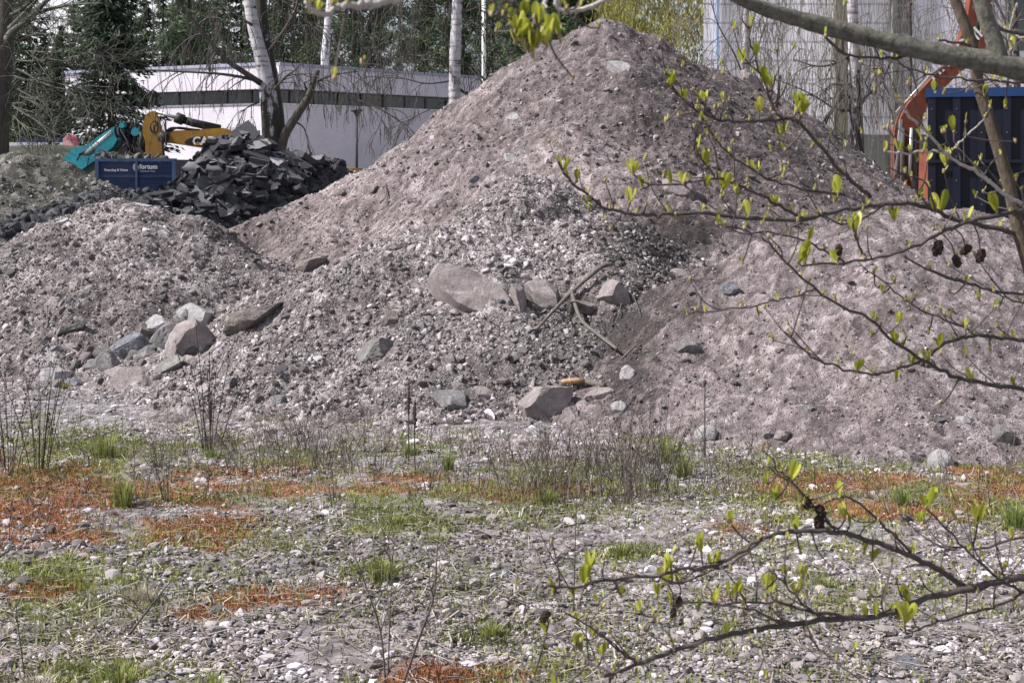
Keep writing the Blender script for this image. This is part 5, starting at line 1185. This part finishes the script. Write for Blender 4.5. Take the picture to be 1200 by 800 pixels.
for k in range(30):
    px, py = rng.uniform(850, 1210), rng.uniform(525, 640); put_weed(rng.choice(['wisp', 'wisp', 'clump']), px, py, rng.uniform(.5, .95), 'thin dead stalk standing around the orange moss on the right', 'dead weeds on the right')
for k in range(34):
    px, py = rng.uniform(0, 1200), rng.uniform(640, 830); put_weed('wisp', px, py, rng.uniform(.35, .75), 'thin dead stalk standing on the open stony ground nearest the camera', 'dead weeds on the open ground')
mb = MB()
for k in range(900):                                # the thicket's countless thin stalks
    m_ = rng.uniform()
    px, py = (rng.normal(700, 90), rng.uniform(530, 596)) if m_ < .55 else ((rng.normal(345, 85), rng.uniform(515, 560)) if m_ < .8 else (rng.uniform(0, 1200), rng.uniform(510, 600)))
    p = gpos(px, py); h = rng.uniform(.06, .28); d = rng.normal(0, .33, 2) * h; e = rng.normal(0, .12, 2) * h
    mb.tube([p, p + [d[0] * .4 + e[0], d[1] * .4 + e[1], h * .55], p + [d[0], d[1], h]], [.0022, .0017, .001], 3, 0, rng.beta(1.5, 1.1), cap=False)
tag(mb.build('dry_stalks', M['weed']), 'mass of thin dry stalks in front of the heaps', kind='stuff')
# two tall seed stalks, saplings and twigs near the camera
def stalk(px, py, top, label, lean=0.0, heads=1):
    p = gpos(px, py); root = empty('seed_stalk', p, label, 'weed'); h = P(px, top, p[1])[2] - p[2]
    q = smooth_path([p, p + [lean * .4, 0, h * .5], p + [lean, 0, h]], 5); mb = MB(); mb.tube(q, np.linspace(.005, .003, len(q)), 5, 0, .15); child(mb, 'stem', M['weed'], root)
    mb = MB(); i0 = .60 if top > 446 else .92; mb.tube([p + np.array([lean * i, 0, h * i]) for i in (i0, (i0 + 1) / 2, 1.01)], [.004, .010, .003], 5, 0, .05)
    for k in range(30 if top > 446 else 8): v, f = SMALL[k % 16]; i = rng.uniform(.62 if top > 446 else .93, 1.0); mb.add(v * rng.uniform(.004, .009) + p + np.array([lean * i, 0, h * i]) + rng.normal(0, .004, 3), f, None, 0, .05)
    child(mb, 'seed_head', M['weed'], root)
stalk(479, 545, 447, 'dark dock stalk with long seed head, taller of a pair before the stony heap')
stalk(486, 545, 470, 'thin dark dock stalk, the shorter of a pair before the stony heap')
stalk(826, 540, 445, 'tall thin stalk with a single dark head in front of the dome shaped white stone')
stalk(736, 500, 464, 'short dark bent stalk beside the whitish oval stone', .05)
def sapling(pts, r, kids, label, Yb=None):
    p0 = gpos(*pts[0]); Yb = p0[1]; root = empty('sapling', p0, label, 'sapling'); mb = MB(); q = smooth_path([P(a, b, Yb) for a, b in pts], 6); mb.tube(q, np.linspace(r, r * .4, len(q)), 5, 0, .3)
    for k in range(kids):
        i = rng.integers(len(q) // 3, len(q)); d = rng.normal(0, .5, 3); d[2] = abs(d[2]) + .7; grow(mb, q[i], d, rng.uniform(.06, .16), r * .45, 1, rng, 0, .25, (0, 2, 0), .5, (4, 3, 3), rmin=.0012)
    child(mb, 'stem', M['weed'], root)
sapling([(452, 800), (446, 740), (430, 690), (416, 650)], .004, 12, 'thin upright twig with side shoots at the bottom, left of the leaning stem')
sapling([(472, 802), (492, 745), (508, 700), (512, 650)], .006, 9, 'dark leaning stem at the bottom of the photo near the middle')
sapling([(455, 790), (457, 720), (460, 660)], .003, 8, 'hair thin upright twig beside the leaning stem')
sapling([(672, 720), (674, 640), (676, 560)], .0035, 3, 'tall thin bare stalk standing alone left of the lower budding branch')
sapling([(668, 690), (640, 640), (625, 600)], .003, 3, 'thin stalk leaning away from the tall bare stalk')
sapling([(150, 745), (178, 708), (204, 676)], .006, 4, 'dark stick rising at a slant from the ground below the dry grass tuft')
sapling([(30, 800), (22, 740), (18, 700)], .003, 6, 'thin twig at the bottom left corner')
sapling([(1160, 600), (1157, 560), (1154, 510)], .003, 4, 'thin stalk near the right frame edge before the sandy heap')
# grass tufts
M['drygrass'] = foliage('dry_grass', [(0, (.22, .19, .13)), (.5, (.42, .38, .28)), (1, (.6, .56, .46))], .3)
def tuft(px, py, w, h, n, mat, label, lean=.7):
    p = gpos(px, py); W = w / F * p[1] / 2; Hh = h / F * p[1]; mb = MB()
    for k in range(n):
        a = rng.uniform(0, 6.28); r = W * rng.uniform(0, .5) ; b = np.array([math.cos(a) * r, math.sin(a) * r * .7, 0]); hh = Hh * rng.beta(2, 1.4) * 1.1 + .01; lean = max(lean, .55); o = np.array([math.cos(a), math.sin(a), 0]) * hh * rng.uniform(.05, lean)
        wd = np.array([-math.sin(a + rng.normal(0, .8)), math.cos(a), 0]); wd /= np.linalg.norm(wd); wd *= rng.uniform(.0014, .003)
        m_, e = b + o * .35 + [0, 0, hh * .65], b + o + [0, 0, hh * (1 - .3 * np.linalg.norm(o) / hh)]
        mb.add([b - wd, b + wd, m_ + wd * .8, m_ - wd * .8, e], [[3, 2, 4]], [[0, 1, 2, 3]], 0, rng.beta(2, 2))
    o = mb.build('grass_tuft', M[mat]); o.location = p; return tag(o, label, 'grass tuft')
for a in ((525, 553, 26, 28, 130, 'grass', 'bright green upright grass tuft before the stony heap, left of the dry thicket', .3), (122, 540, 50, 32, 220, 'cover', 'yellowish grass tuft before the boulder row'), (145, 596, 44, 40, 200, 'cover', 'pale green tuft among the orange moss patches'), (165, 705, 76, 22, 260, 'drygrass', 'cream coloured dry grass tuft flattened on the ground near the left'),
          (1190, 622, 60, 36, 260, 'grass', 'large green tuft at the right frame edge'), (1057, 597, 36, 26, 160, 'grass', 'green tuft on the orange moss below the egg shaped stone'), (447, 682, 60, 38, 220, 'cover', 'olive tuft on the open ground above the leaning stem'), (76, 458, 26, 12, 90, 'grass', 'small bright tuft at the foot of the pale tilted block'), (780, 545, 40, 34, 170, 'cover', 'yellow green tuft at the back of the thicket before the sandy heap'),
          (640, 592, 60, 24, 200, 'cover', 'green grass low in the middle of the dry thicket'), (800, 560, 60, 30, 200, 'cover', 'green grass tuft at the outer end of the dry thicket'), (480, 535, 44, 14, 150, 'grass', 'low green tuft around the foot of the paired dock stalks'), (250, 538, 60, 14, 170, 'grass', 'green leaves round the foot of the largest bushy weed'),
          (575, 745, 54, 20, 170, 'cover', 'green tuft in the middle of the open ground, near the bottom'), (140, 805, 120, 30, 260, 'cover', 'wide green and straw tuft along the bottom edge at the left'), (45, 820, 80, 36, 160, 'drygrass', 'straw coloured tuft in the bottom left corner'), (250, 815, 90, 26, 190, 'cover', 'green tuft at the bottom edge beside the wide one'), (725, 655, 50, 22, 150, 'cover', 'light green tuft left of the tip of the lower budding branch'), (965, 695, 40, 16, 120, 'cover', 'small green tuft under the lower budding branch'), (460, 615, 70, 16, 190, 'cover', 'low light green tuft between two bare gravel patches'), (510, 640, 60, 14, 150, 'cover', 'low light green tuft just before the flat pink stone')):
    tuft(*a)

# ------------------------------------------------------------------ the budding alder close to the camera
M['alder'] = bark('alder_bark', (.035, .034, .028), (.20, .195, .165), (18, 18, 18)); M['alderstem'] = bark('brown_alder_stem', (.05, .039, .03), (.15, .115, .088), (30, 30, 10))
M['aldertwig'] = plain('alder_twig', (.07, .058, .056), .6, .35, 60); M['paletwig'] = plain('pale_dead_twig', (.38, .35, .33), .7, .2, 50)
M['leaf'] = foliage('young_alder_leaf', [(0, (.17, .20, .02)), (.5, (.37, .395, .045)), (1, (.54, .53, .12))], .45, .45)
M['budscale'] = plain('bud_scale', (.26, .20, .11), .6, .3, 50); M['cone'] = plain('dark_alder_cone', (.045, .03, .023), .8, .4, 80, bstr=1, bscale=150)
rng = np.random.default_rng(909)
base = np.array([1.22, 2.3, 0.0]); alder = empty('alder_tree', base, 'budding alder whose grey branches and leafy twigs hang across the view close to the camera', 'alder')
D = 2.3
def bpx(pts, d0, d1):
    n = len(pts); return np.array([P(p[0], p[1], d0 + (d1 - d0) * i / (n - 1)) for i, p in enumerate(pts)])
mb = MB()
limb(mb, [base, [1.12, 2.25, .8], [1.02, 2.15, 1.8], [1.1, 2.2, 2.6], [1.35, 2.35, 4.2]], .055, .03, 12, 6)
child(mb, 'trunk', M['alder'], alder)
mb = MB(); stem = smooth_path([base + [.03, .02, 0], P(1330, 800, D), P(1235, 430, D), *[P(a, b, D) for a, b in ((1208, 320), (1193, 267), (1183, 220), (1163, 150), (1147, 100), (1140, 57), (1128, 22), (1112, -20), (1095, -90))]], 6)
mb.tube(stem, np.interp(np.linspace(0, 1, len(stem)), [0, .25, .8, 1], [.022, .0116, .0097, .0075]), 10); stem_o = child(mb, 'stem', M['alderstem'], alder)
tk = [P(1480, 105, 2.12), P(1330, 105, 2.05), P(1200, 82, 2.0), P(1150, 71, 2.0), P(1100, 63, 2.0), P(1040, 49, 2.0), P(960, 29, 2.0), P(900, 12, 1.98), P(860, -4, 1.96), P(800, -40, 1.95), P(700, -90, 1.9)]
mb = MB(); q = smooth_path(tk, 6); rr = np.interp(np.linspace(0, 1, len(q)), [0, .2, .4, .6, .8, 1], [.022, .0170, .0148, .0130, .0076, .0045]) * (1 + .05 * rng.normal(size=len(q))); mb.tube(q, rr, 14)
fk = smooth_path([P(1172, 76, 2.0), P(1166, 50, 2.0), P(1155, 20, 2.0), P(1146, -10, 2.0), P(1125, -80, 2.0)], 6); mb.tube(fk, np.linspace(.0135, .009, len(fk)), 12)
thick = child(mb, 'branch', M['alder'], alder)
mb = MB(); over = smooth_path([[1.06, 2.17, 2.25], [.7, 1.8, 2.22], [.25, 1.5, 2.12], [-.05, 1.36, 2.03], P(470, -14, 1.32)], 6); mb.tube(over, np.linspace(.018, .0045, len(over)), 10); child(mb, 'branch', M['alder'], alder)
# (points from the base outwards in photo pixels, base and tip depth, base and tip radius in photo pixels, material)
BR = [
 ([(1197, 272), (1163, 267), (1116, 255), (1079, 241), (1037, 239), (990, 246), (943, 256), (887, 257), (833, 250), (790, 251), (760, 252), (727, 248), (705, 241), (685, 225), (664, 207), (654, 189)], 2.3, 2.15, 3.6, 1.6, 0),
 ([(1202, 247), (1177, 250), (1130, 262), (1107, 270), (1079, 285), (1041, 299), (990, 308), (943, 311)], 2.3, 2.1, 3.4, 1.3, 0),
 ([(1020, 231), (1007, 220), (987, 203), (967, 177), (943, 150), (930, 140), (900, 141), (873, 143), (850, 142), (825, 134), (805, 121), (790, 107), (778, 96)], 2.24, 2.12, 2.9, 1.3, 0),
 ([(918, 140), (907, 127), (897, 100), (885, 72), (878, 45), (877, 28)], 2.18, 2.15, 1.9, 1.0, 0),
 ([(990, 228), (947, 223), (910, 213), (883, 200), (850, 176), (835, 157), (821, 136)], 2.23, 2.15, 2.0, 1.0, 0),
 ([(942, 256), (923, 247), (900, 233), (882, 224), (865, 217), (847, 210), (830, 210), (800, 215), (762, 216)], 2.22, 2.08, 2.3, 1.2, 0),
 ([(838, 208), (830, 197), (817, 180), (812, 163)], 2.17, 2.14, 1.7, 1.0, 0),
 ([(1228, 462), (1200, 457), (1155, 449), (1124, 443), (1101, 432), (1077, 419), (1043, 395), (1020, 375), (979, 355), (945, 329), (918, 304), (890, 274)], 2.3, 2.05, 3.2, 1.2, 0),
 ([(1225, 402), (1200, 399), (1172, 396), (1145, 394), (1124, 397), (1104, 405), (1080, 422), (1050, 432), (1023, 439), (989, 432), (955, 421), (935, 402), (918, 388)], 2.3, 2.1, 2.9, 1.0, 0),
 ([(955, 337), (930, 348), (911, 351), (878, 360), (827, 365), (806, 368)], 2.11, 2.0, 1.3, .8, 0),
 ([(1145, 394), (1121, 380), (1087, 367), (1067, 355), (1037, 331), (1006, 307)], 2.24, 2.2, 1.5, .8, 0),
 ([(1218, 347), (1200, 345), (1165, 341), (1138, 333), (1104, 324), (1060, 301)], 2.3, 2.2, 2.2, 1.3, 0),
 ([(1225, 362), (1190, 353), (1165, 343), (1120, 325)], 2.3, 2.2, 1.4, .9, 0),
 ([(1212, 256), (1200, 241), (1177, 227), (1147, 203), (1120, 188), (1100, 170), (1077, 147), (1053, 120), (1030, 92), (1007, 72)], 2.26, 2.1, 3.0, 1.2, 1),
 ([(1112, 182), (1100, 178), (1067, 180), (1037, 177)], 2.16, 2.12, 1.7, 1.2, 1),
 ([(1128, 190), (1120, 168), (1116, 147)], 2.2, 2.2, 1.6, 1.2, 0), ([(1118, 174), (1135, 158), (1154, 139)], 2.2, 2.24, 1.4, .9, 1),
 ([(1070, 60), (1067, 64), (1047, 68), (1013, 68), (987, 62), (967, 43), (955, 30)], 2.02, 2.0, 1.9, 1.3, 0),
 ([(1215, 101), (1200, 97), (1165, 95), (1133, 93), (1100, 90), (1067, 80), (1040, 66)], 2.28, 2.2, 2.0, 1.0, 0),
 ([(1140, 62), (1128, 50), (1100, 48)], 2.3, 2.28, 2.2, 1.6, 0), ([(1160, 30), (1185, 38), (1230, 42)], 2.0, 2.1, 2.4, 2.0, 0),
 ([(1240, 56), (1200, 45), (1180, 36), (1160, 10), (1150, -20)], 2.2, 2.2, 2.2, 1.6, 1), ([(1185, 66), (1183, 40), (1187, 18), (1192, 4)], 2.15, 2.1, 1.6, 1.2, 1), ([(1190, 80), (1170, 50), (1150, 26), (1140, 8)], 2.4, 2.4, 1.8, 1.2, 0),
 ([(1163, 152), (1176, 180), (1190, 212), (1205, 236)], 2.32, 2.34, 1.4, 1.0, 0), ([(1195, 280), (1185, 240), (1172, 215), (1150, 190)], 2.4, 2.35, 1.6, .9, 0),
 ([(1096, 248), (1085, 215), (1062, 205), (1040, 196)], 2.25, 2.2, 1.5, .9, 0), ([(1090, 245), (1076, 228), (1068, 210)], 2.25, 2.24, 1.5, 1.0, 0), ([(1037, 240), (1010, 256), (985, 262), (960, 252), (935, 260)], 2.24, 2.2, 1.7, 1.0, 0), ([(1012, 300), (1003, 280), (1000, 262)], 2.18, 2.16, 1.7, 1.2, 0), ([(990, 308), (960, 290), (925, 276), (880, 272), (840, 262)], 2.18, 2.12, 1.6, .9, 0),
 # lower group
 ([(1330, 690), (1250, 680), (1200, 678), (1165, 682), (1135, 689), (1075, 705), (1025, 721), (960, 727), (900, 735), (850, 745), (790, 762), (735, 782), (708, 792)], 2.2, 1.95, 5.2, 2.2, 0),
 ([(1132, 687), (1100, 667), (1070, 652), (1030, 637), (990, 625), (950, 622), (910, 625), (880, 637), (840, 662), (800, 667), (765, 675), (710, 680), (670, 688), (641, 685)], 2.14, 1.95, 3.7, 1.5, 0),
 ([(892, 632), (870, 652), (835, 668), (800, 682), (770, 686)], 2.06, 2.02, 1.9, 1.0, 0),
 ([(985, 625), (960, 600), (932, 570), (920, 556), (900, 545)], 2.08, 2.06, 1.7, 1.0, 0),
 ([(1074, 654), (1050, 630), (1025, 605), (1000, 585), (980, 583), (965, 590)], 2.12, 2.06, 2.0, 1.1, 0),
 ([(1215, 702), (1192, 690), (1170, 677), (1140, 652), (1115, 625), (1085, 595)], 2.2, 2.1, 2.2, 1.1, 0),
 ([(1135, 648), (1144, 622), (1146, 595)], 2.16, 2.14, 1.5, 1.0, 0),
 ([(1260, 620), (1200, 630), (1150, 642), (1122, 640), (1095, 650)], 2.24, 2.15, 2.0, 1.0, 0),
 ([(1000, 723), (950, 716), (910, 705), (850, 707), (800, 705)], 2.06, 2.0, 2.0, 1.0, 0),
 ([(925, 732), (900, 722), (870, 712), (830, 708)], 2.04, 2.0, 1.7, 1.0, 0),
 ([(1215, 686), (1180, 705), (1150, 715), (1100, 727), (1062, 743)], 2.2, 2.08, 2.2, 1.0, 0),
 ([(722, 787), (695, 777), (675, 757), (640, 742)], 1.96, 1.92, 1.9, 1.0, 1), ([(750, 778), (730, 765), (700, 740), (660, 715)], 1.98, 1.92, 1.7, .9, 0),
 ([(938, 730), (950, 750), (980, 775), (1020, 806)], 2.04, 2.0, 1.4, .8, 0), ([(1035, 718), (1038, 690), (1046, 662), (1042, 640)], 2.08, 2.1, 2.0, 1.0, 1), ([(885, 737), (892, 765), (900, 800)], 2.02, 2.0, 1.6, .9, 1), ([(790, 762), (780, 740), (765, 722)], 1.98, 1.96, 1.5, 1.0, 1), ([(952, 720), (944, 690), (940, 672)], 2.05, 2.03, 1.3, .9, 1), ([(728, 784), (715, 796), (712, 812)], 1.96, 1.95, 1.8, 1.4, 0), ([(965, 727), (925, 690), (905, 668)], 2.05, 2.02, 1.5, .9, 0),
 # over the top edge
 ([(475, -8), (445, 4), (430, 6), (412, 7), (395, 9), (378, 17), (365, 10), (358, 3)], 1.32, 1.25, 3.4, 1.6, 1),
 ([(690, -110), (660, -40), (640, 0), (628, 18), (624, 40)], 1.5, 1.42, 2.6, 1.6, 0), ([(645, -10), (660, 14), (680, 10), (702, 4), (730, -6)], 1.5, 1.5, 2.6, 2.0, 1), ([(634, 8), (612, 8), (590, 2), (575, -8)], 1.46, 1.46, 2.2, 1.2, 0), ([(640, 0), (634, 20), (636, 38)], 1.45, 1.43, 2.0, 1.2, 1),
]
def leafmesh():
    us = np.array([0, .2, .45, .68, .87, .985]); v, q = [], []
    for i, u in enumerate(us):
        w = .195 * (u + .03) ** .62 * max(0, 1 - u ** 3.2) ** .5 * 1.45; z = .10 * math.sin(u * 2.6)
        for s_ in (-1, -.5, 0, .5, 1): v.append([w * s_, z - .13 * (1 - abs(s_)) * w * 3, u])
    for i in range(5):
        for j in range(4): q.append([i * 5 + j, i * 5 + j + 1, i * 5 + j + 6, i * 5 + j + 5])
    return np.array(v), np.array(q)
LV, LQ = leafmesh()
def cluster(mb, bb, p, rng, size, n):
    for k in range(n):
        a = rng.uniform(0, 6.28); tl = rng.uniform(.08, .55); z = np.array([math.cos(a) * math.sin(tl), math.sin(a) * math.sin(tl), math.cos(tl)])
        x = np.cross(z, rng.normal(size=3)); x /= np.linalg.norm(x); y = np.cross(z, x); s_ = size * rng.uniform(.6, 1.15)
        mb.add(p + s_ * (LV @ np.array([x * rng.uniform(.8, 1.15), y, z])), None, LQ, 0, rng.uniform(.15, 1))
    v, f = MED[rng.integers(0, 12)]; mb.add(v * [.0024, .0024, .004] + p + [0, 0, .001], f, None, 1)
CL = [(660, 192, 1), (676, 204, .7), (690, 240, .9), (742, 196, .9), (752, 212, .7), (757, 232, .5), (738, 230, .9), (783, 97, .9), (806, 108, 1), (818, 112, .8), (827, 112, .9), (780, 135, .5), (783, 205, .9), (800, 210, .8), (814, 172, 1), (828, 190, 1), (835, 155, .4), (851, 180, .4), (846, 216, 1), (864, 222, 1), (828, 212, .8), (820, 245, .5), (835, 252, .5), (850, 262, .5), (869, 238, .6),
      (879, 30, .9), (886, 62, 1), (870, 66, .9), (898, 92, 1.2), (905, 96, 1.1), (890, 125, .9), (920, 150, .9), (914, 152, .7), (940, 126, 1.2), (934, 122, .8), (884, 198, .8), (920, 168, .5), (880, 254, 1.1), (910, 240, .8), (936, 300, 1.3), (943, 304, 1.2), (943, 258, .8), (948, 274, 1.0), (985, 220, 1.1), (978, 228, .6), (998, 268, 1.3), (984, 304, 1.2), (1022, 232, .4), (1094, 242, 1), (1104, 240, 1.2), (1067, 238, .8), (1080, 228, .6), (1048, 250, .7), (1114, 150, 1.0), (1108, 186, 1.0), (1080, 156, .9), (1084, 172, .6), (1054, 112, .6), (1083, 150, .5), (1053, 174, .8), (1037, 177, .6), (1075, 180, .6), (1008, 72, .5), (1168, 240, 1.4), (1132, 252, .9), (1146, 260, .6), (1154, 104, .7), (1160, 118, .6), (1196, 86, .6), (1170, 88, .5), (1188, 56, .9), (1192, 20, .5), (1150, 30, .5), (1096, 100, .8), (1178, 118, .5),
      (807, 368, .6), (824, 365, .7), (889, 360, .5), (870, 300, .4), (963, 342, .4), (1022, 372, .7), (1045, 395, .6), (1048, 400, .8), (1021, 385, .5), (1070, 424, .8), (1086, 424, .8), (1102, 408, .8), (1052, 372, .7), (1065, 352, .5), (1034, 335, .6), (1072, 340, .4), (1088, 382, .5), (1062, 387, .5), (1000, 434, .7), (1022, 440, .6), (1050, 438, .6), (1136, 445, .7), (1190, 450, .7), (1187, 396, .6), (1175, 392, .5), (1160, 402, .5), (1147, 343, .5), (1170, 352, .5),
      (690, 660, 1.2), (684, 684, 1.1), (648, 688, 1), (672, 690, .6), (778, 668, 1.2), (770, 690, .9), (782, 684, 1.1), (787, 700, 1), (822, 640, 1.3), (816, 632, .9), (832, 662, 1), (750, 708, .9), (790, 676, .9), (853, 602, .9), (857, 606, .8), (925, 560, 1.2), (898, 560, .9), (908, 578, .9), (913, 606, .9), (932, 612, .9), (938, 640, .6), (984, 572, 1), (990, 600, .9), (996, 606, .7), (1082, 588, 1.2), (1080, 606, .8), (1146, 604, 1.3), (1075, 640, .8), (1095, 652, .6), (938, 672, 1), (920, 664, .7), (1012, 640, .8), (1022, 648, .8), (855, 690, 1), (864, 688, .9), (903, 688, 1.1), (898, 680, .8), (936, 692, 1), (818, 706, .8), (838, 700, .9), (846, 742, .8), (1015, 722, .9), (1023, 720, .9), (1052, 716, 1.1), (1060, 722, 1.3), (1068, 698, 1.1), (1172, 680, .5), (1187, 630, .6),
      (678, 756, 1), (706, 760, .8), (640, 735, .8), (728, 765, .7), (745, 770, .6), (764, 724, 1), (794, 752, .7), (655, 800, .9), (665, 812, 1), (625, 785, .7), (900, 790, .6), (786, 655, .6), (1020, 690, .6), (728, 690, .6),
      (612, 16, 1.0), (590, 8, .9), (604, 42, .9), (618, 36, .7), (624, 50, 1.2), (630, 46, 1.1), (640, 46, 1.1), (616, 50, .8), (636, 40, 1), (372, 14, 1.1), (364, 8, .8), (598, 20, .9), (630, 30, 1.3), (612, 42, 1.3), (645, 40, 1.4), (624, 58, 1.2), (655, 34, 1.2), (604, 30, 1.2)]
paths, allpts = [], []
for k, (pts, d0, d1, r0, r1, m_) in enumerate(BR):
    q = bpx(pts, d0, d1); q = smooth_path(q, 5); q[1:-1] += rng.normal(0, .0012, (len(q) - 2, 3))
    rr = np.linspace(r0, r1, len(q)) / F * 2.15 * .92 * (1 + .03 * rng.normal(size=len(q)))
    mb = MB(); mb.tube(q, rr, 8)
    for j in range(3, len(q) - 1, 5):                       # bud knots
        v, f = MED[j % 12]; mb.add(v * rr[j] * 1.2 + q[j], f)
    o = child(mb, 'branch', M['paletwig'] if m_ else M['aldertwig'], alder); paths.append((q, o)); allpts.append(q)
clm = [[MB(), MB()] for _ in BR]
SH = []
for k, q in enumerate(allpts):                             # fine side shoots ending in a bud or a small leaf
    for j in range(3, len(q) - 2):
        if rng.uniform() > .22: continue
        d = q[j] - q[j - 1]; d /= np.linalg.norm(d); a = d * rng.uniform(.2, .9) + rng.normal(0, .5, 3) + [0, 0, .35]; a /= np.linalg.norm(a); L = rng.uniform(.025, .09)
        e = smooth_path([q[j], q[j] + a * L * .5 + rng.normal(0, .004, 3), q[j] + a * L + [0, 0, L * .12]], 4); mb = MB(); mb.tube(e, np.linspace(.0014, .0008, len(e)), 5); clm[k].append(mb); SH.append((k, e[-1]))
for px, py, s_ in CL:
    best = None
    for k, q in enumerate(allpts):
        u = 600 + F * q[:, 0] / q[:, 1]; w = PYH + (HC - q[:, 2]) * F / q[:, 1]; d = np.hypot(u - px, w - py - 6); i = int(d.argmin())
        if best is None or d[i] < best[0]: best = (d[i], k, i)
    d, k, i = best; p = allpts[k][i]; tgt = P(px, py + 8, p[1])
    if d > 7:                                              # a short spur carries the leaves
        mbs = MB(); mbs.tube(smooth_path([p, (p + tgt) / 2 + [0, 0, -.003], tgt], 3), [.0014] * 6 + [.0012], 5); clm[k].append(mbs)
    else: tgt = p
    cluster(clm[k][0], clm[k][1], tgt, rng, .0275 * s_ * (p[1] / 2.15), int(rng.integers(2, 5)) if s_ > .6 else 2)
for k, e in SH: cluster(clm[k][0], clm[k][1], e, rng, rng.choice([.007, .010, .014]), int(rng.integers(1, 4)))
for k, (q, o) in enumerate(paths):                         # small buds along every twig
    for j in range(4, len(q), 6): cluster(clm[k][0], clm[k][1], q[j] + [0, 0, .002], rng, .011, 2)
    def sub(mb, name, mat):
        if mb.n:
            mb.build(name, mat, o, True)
    sub(clm[k][0], 'leaves', [M['leaf'], M['budscale']])
    for e in clm[k][2:]: sub(e, 'spur', M['aldertwig'])
# cones
for px, py, w, k in ((945, 589, 8, 34), (962, 599, 9, 34), (960, 613, 10, 34), (638, 722, 8, 42), (795, 705, 7, 33), (789, 718, 6, 33), (1099, 291, 10, 1), (1121, 306, 8, 1), (1132, 293, 8, 1), (1149, 300, 9, 1), (983, 293, 7, 1), (790, 212, 0, 0)):
    if not w: continue
    q, o = paths[min(k, len(paths) - 1)]; u = 600 + F * q[:, 0] / q[:, 1]; vv = PYH + (HC - q[:, 2]) * F / q[:, 1]; i = int(np.hypot(u - px, vv - py).argmin()); Y = q[i][1]; c = P(px, py, Y); r = w * .85 / F * Y
    mb = MB(); v, f = ICO[2]; ax = np.array([rng.normal(0, .5), 0, 1]); ax /= np.linalg.norm(ax); x = np.cross(ax, [0, 1, 0]); x /= np.linalg.norm(x); y = np.cross(ax, x)
    bumpy = 1 + .16 * np.sign(np.sin(v[:, 2] * 9)) * np.sign(np.sin(np.arctan2(v[:, 1], v[:, 0]) * 5)); mb.add((v * bumpy[:, None] * [.72, .72, 1.1]) @ np.array([x, y, ax]) * r + c, f)
    mb.tube(smooth_path([q[i], (q[i] + c) / 2 + [.004, 0, .004], c], 4), .0011, 5)
    mb.build('cone', M['cone'], o)

# ------------------------------------------------------------------ sky, sun, camera
w = bpy.data.worlds.new('World'); scene.world = w; w.use_nodes = True; nt = w.node_tree
SUN_EL, SUN_AZ = math.radians(47), math.radians(-98)            # azimuth from +Y towards +X: light from the left
sky = nt.nodes.new('ShaderNodeTexSky'); sky.sky_type = 'NISHITA'; sky.sun_disc = False; sky.sun_elevation = SUN_EL; sky.sun_rotation = SUN_AZ; sky.air_density = 1.0; sky.dust_density = 2.0
tc = nt.nodes.new('ShaderNodeTexCoord')
cl = ramp(nt, noise(nt, mapping(nt, tc.outputs['Generated'], (1.6, 1.6, 4.0)), 1.6, 6, .6), [(.36, (0, 0, 0)), (.52, (1, 1, 1))])
sx = nd(nt, 'ShaderNodeSeparateXYZ'); nt.links.new(tc.outputs['Generated'], sx.inputs[0])
cl = mixc(nt, 1.0, cl, ramp(nt, sx.outputs['Z'], [(.25, (1, 1, 1)), (.6, (.25, .25, .25))]), 'MULTIPLY')
cc = ramp(nt, noise(nt, mapping(nt, tc.outputs['Generated'], (1, 1, 3.0)), 3.0, 5, .6), [(.3, (9.5, 9.8, 11.0)), (.7, (15, 14.8, 15.2))])
bg = nt.nodes['Background']; nt.links.new(mixc(nt, cl, sky.outputs[0], cc), bg.inputs[0]); bg.inputs[1].default_value = .05
sd = bpy.data.lights.new('sun', 'SUN'); sd.energy = 5.0; sd.angle = math.radians(1.5); sd.color = (1, .965, .93)
so = bpy.data.objects.new('sun', sd); COL.objects.link(so)
d = Vector((math.sin(SUN_AZ) * math.cos(SUN_EL), math.cos(SUN_AZ) * math.cos(SUN_EL), math.sin(SUN_EL))); so.rotation_euler = d.to_track_quat('Z', 'Y').to_euler()
cd = bpy.data.cameras.new('camera'); cam = bpy.data.objects.new('camera', cd); COL.objects.link(cam); scene.camera = cam
cd.sensor_width = 36.0; cd.lens = F / 1200 * 36; cd.shift_y = -(400 - PYH) / 1200; cd.clip_start = .05; cd.clip_end = 5000
cam.location = (0, 0, HC); cam.rotation_euler = (math.pi / 2, 0, 0)
cd.dof.use_dof = True; cd.dof.focus_distance = 7.0; cd.dof.aperture_fstop = 18
scene.view_settings.view_transform = 'Standard'; scene.view_settings.look = 'None'; scene.view_settings.exposure = 0.7; scene.view_settings.gamma = 1
scene.cycles.use_denoising = True; scene.cycles.max_bounces = 4; scene.cycles.diffuse_bounces = 3; scene.cycles.transparent_max_bounces = 4
scene.cycles.use_adaptive_sampling = True; scene.cycles.adaptive_threshold = .02
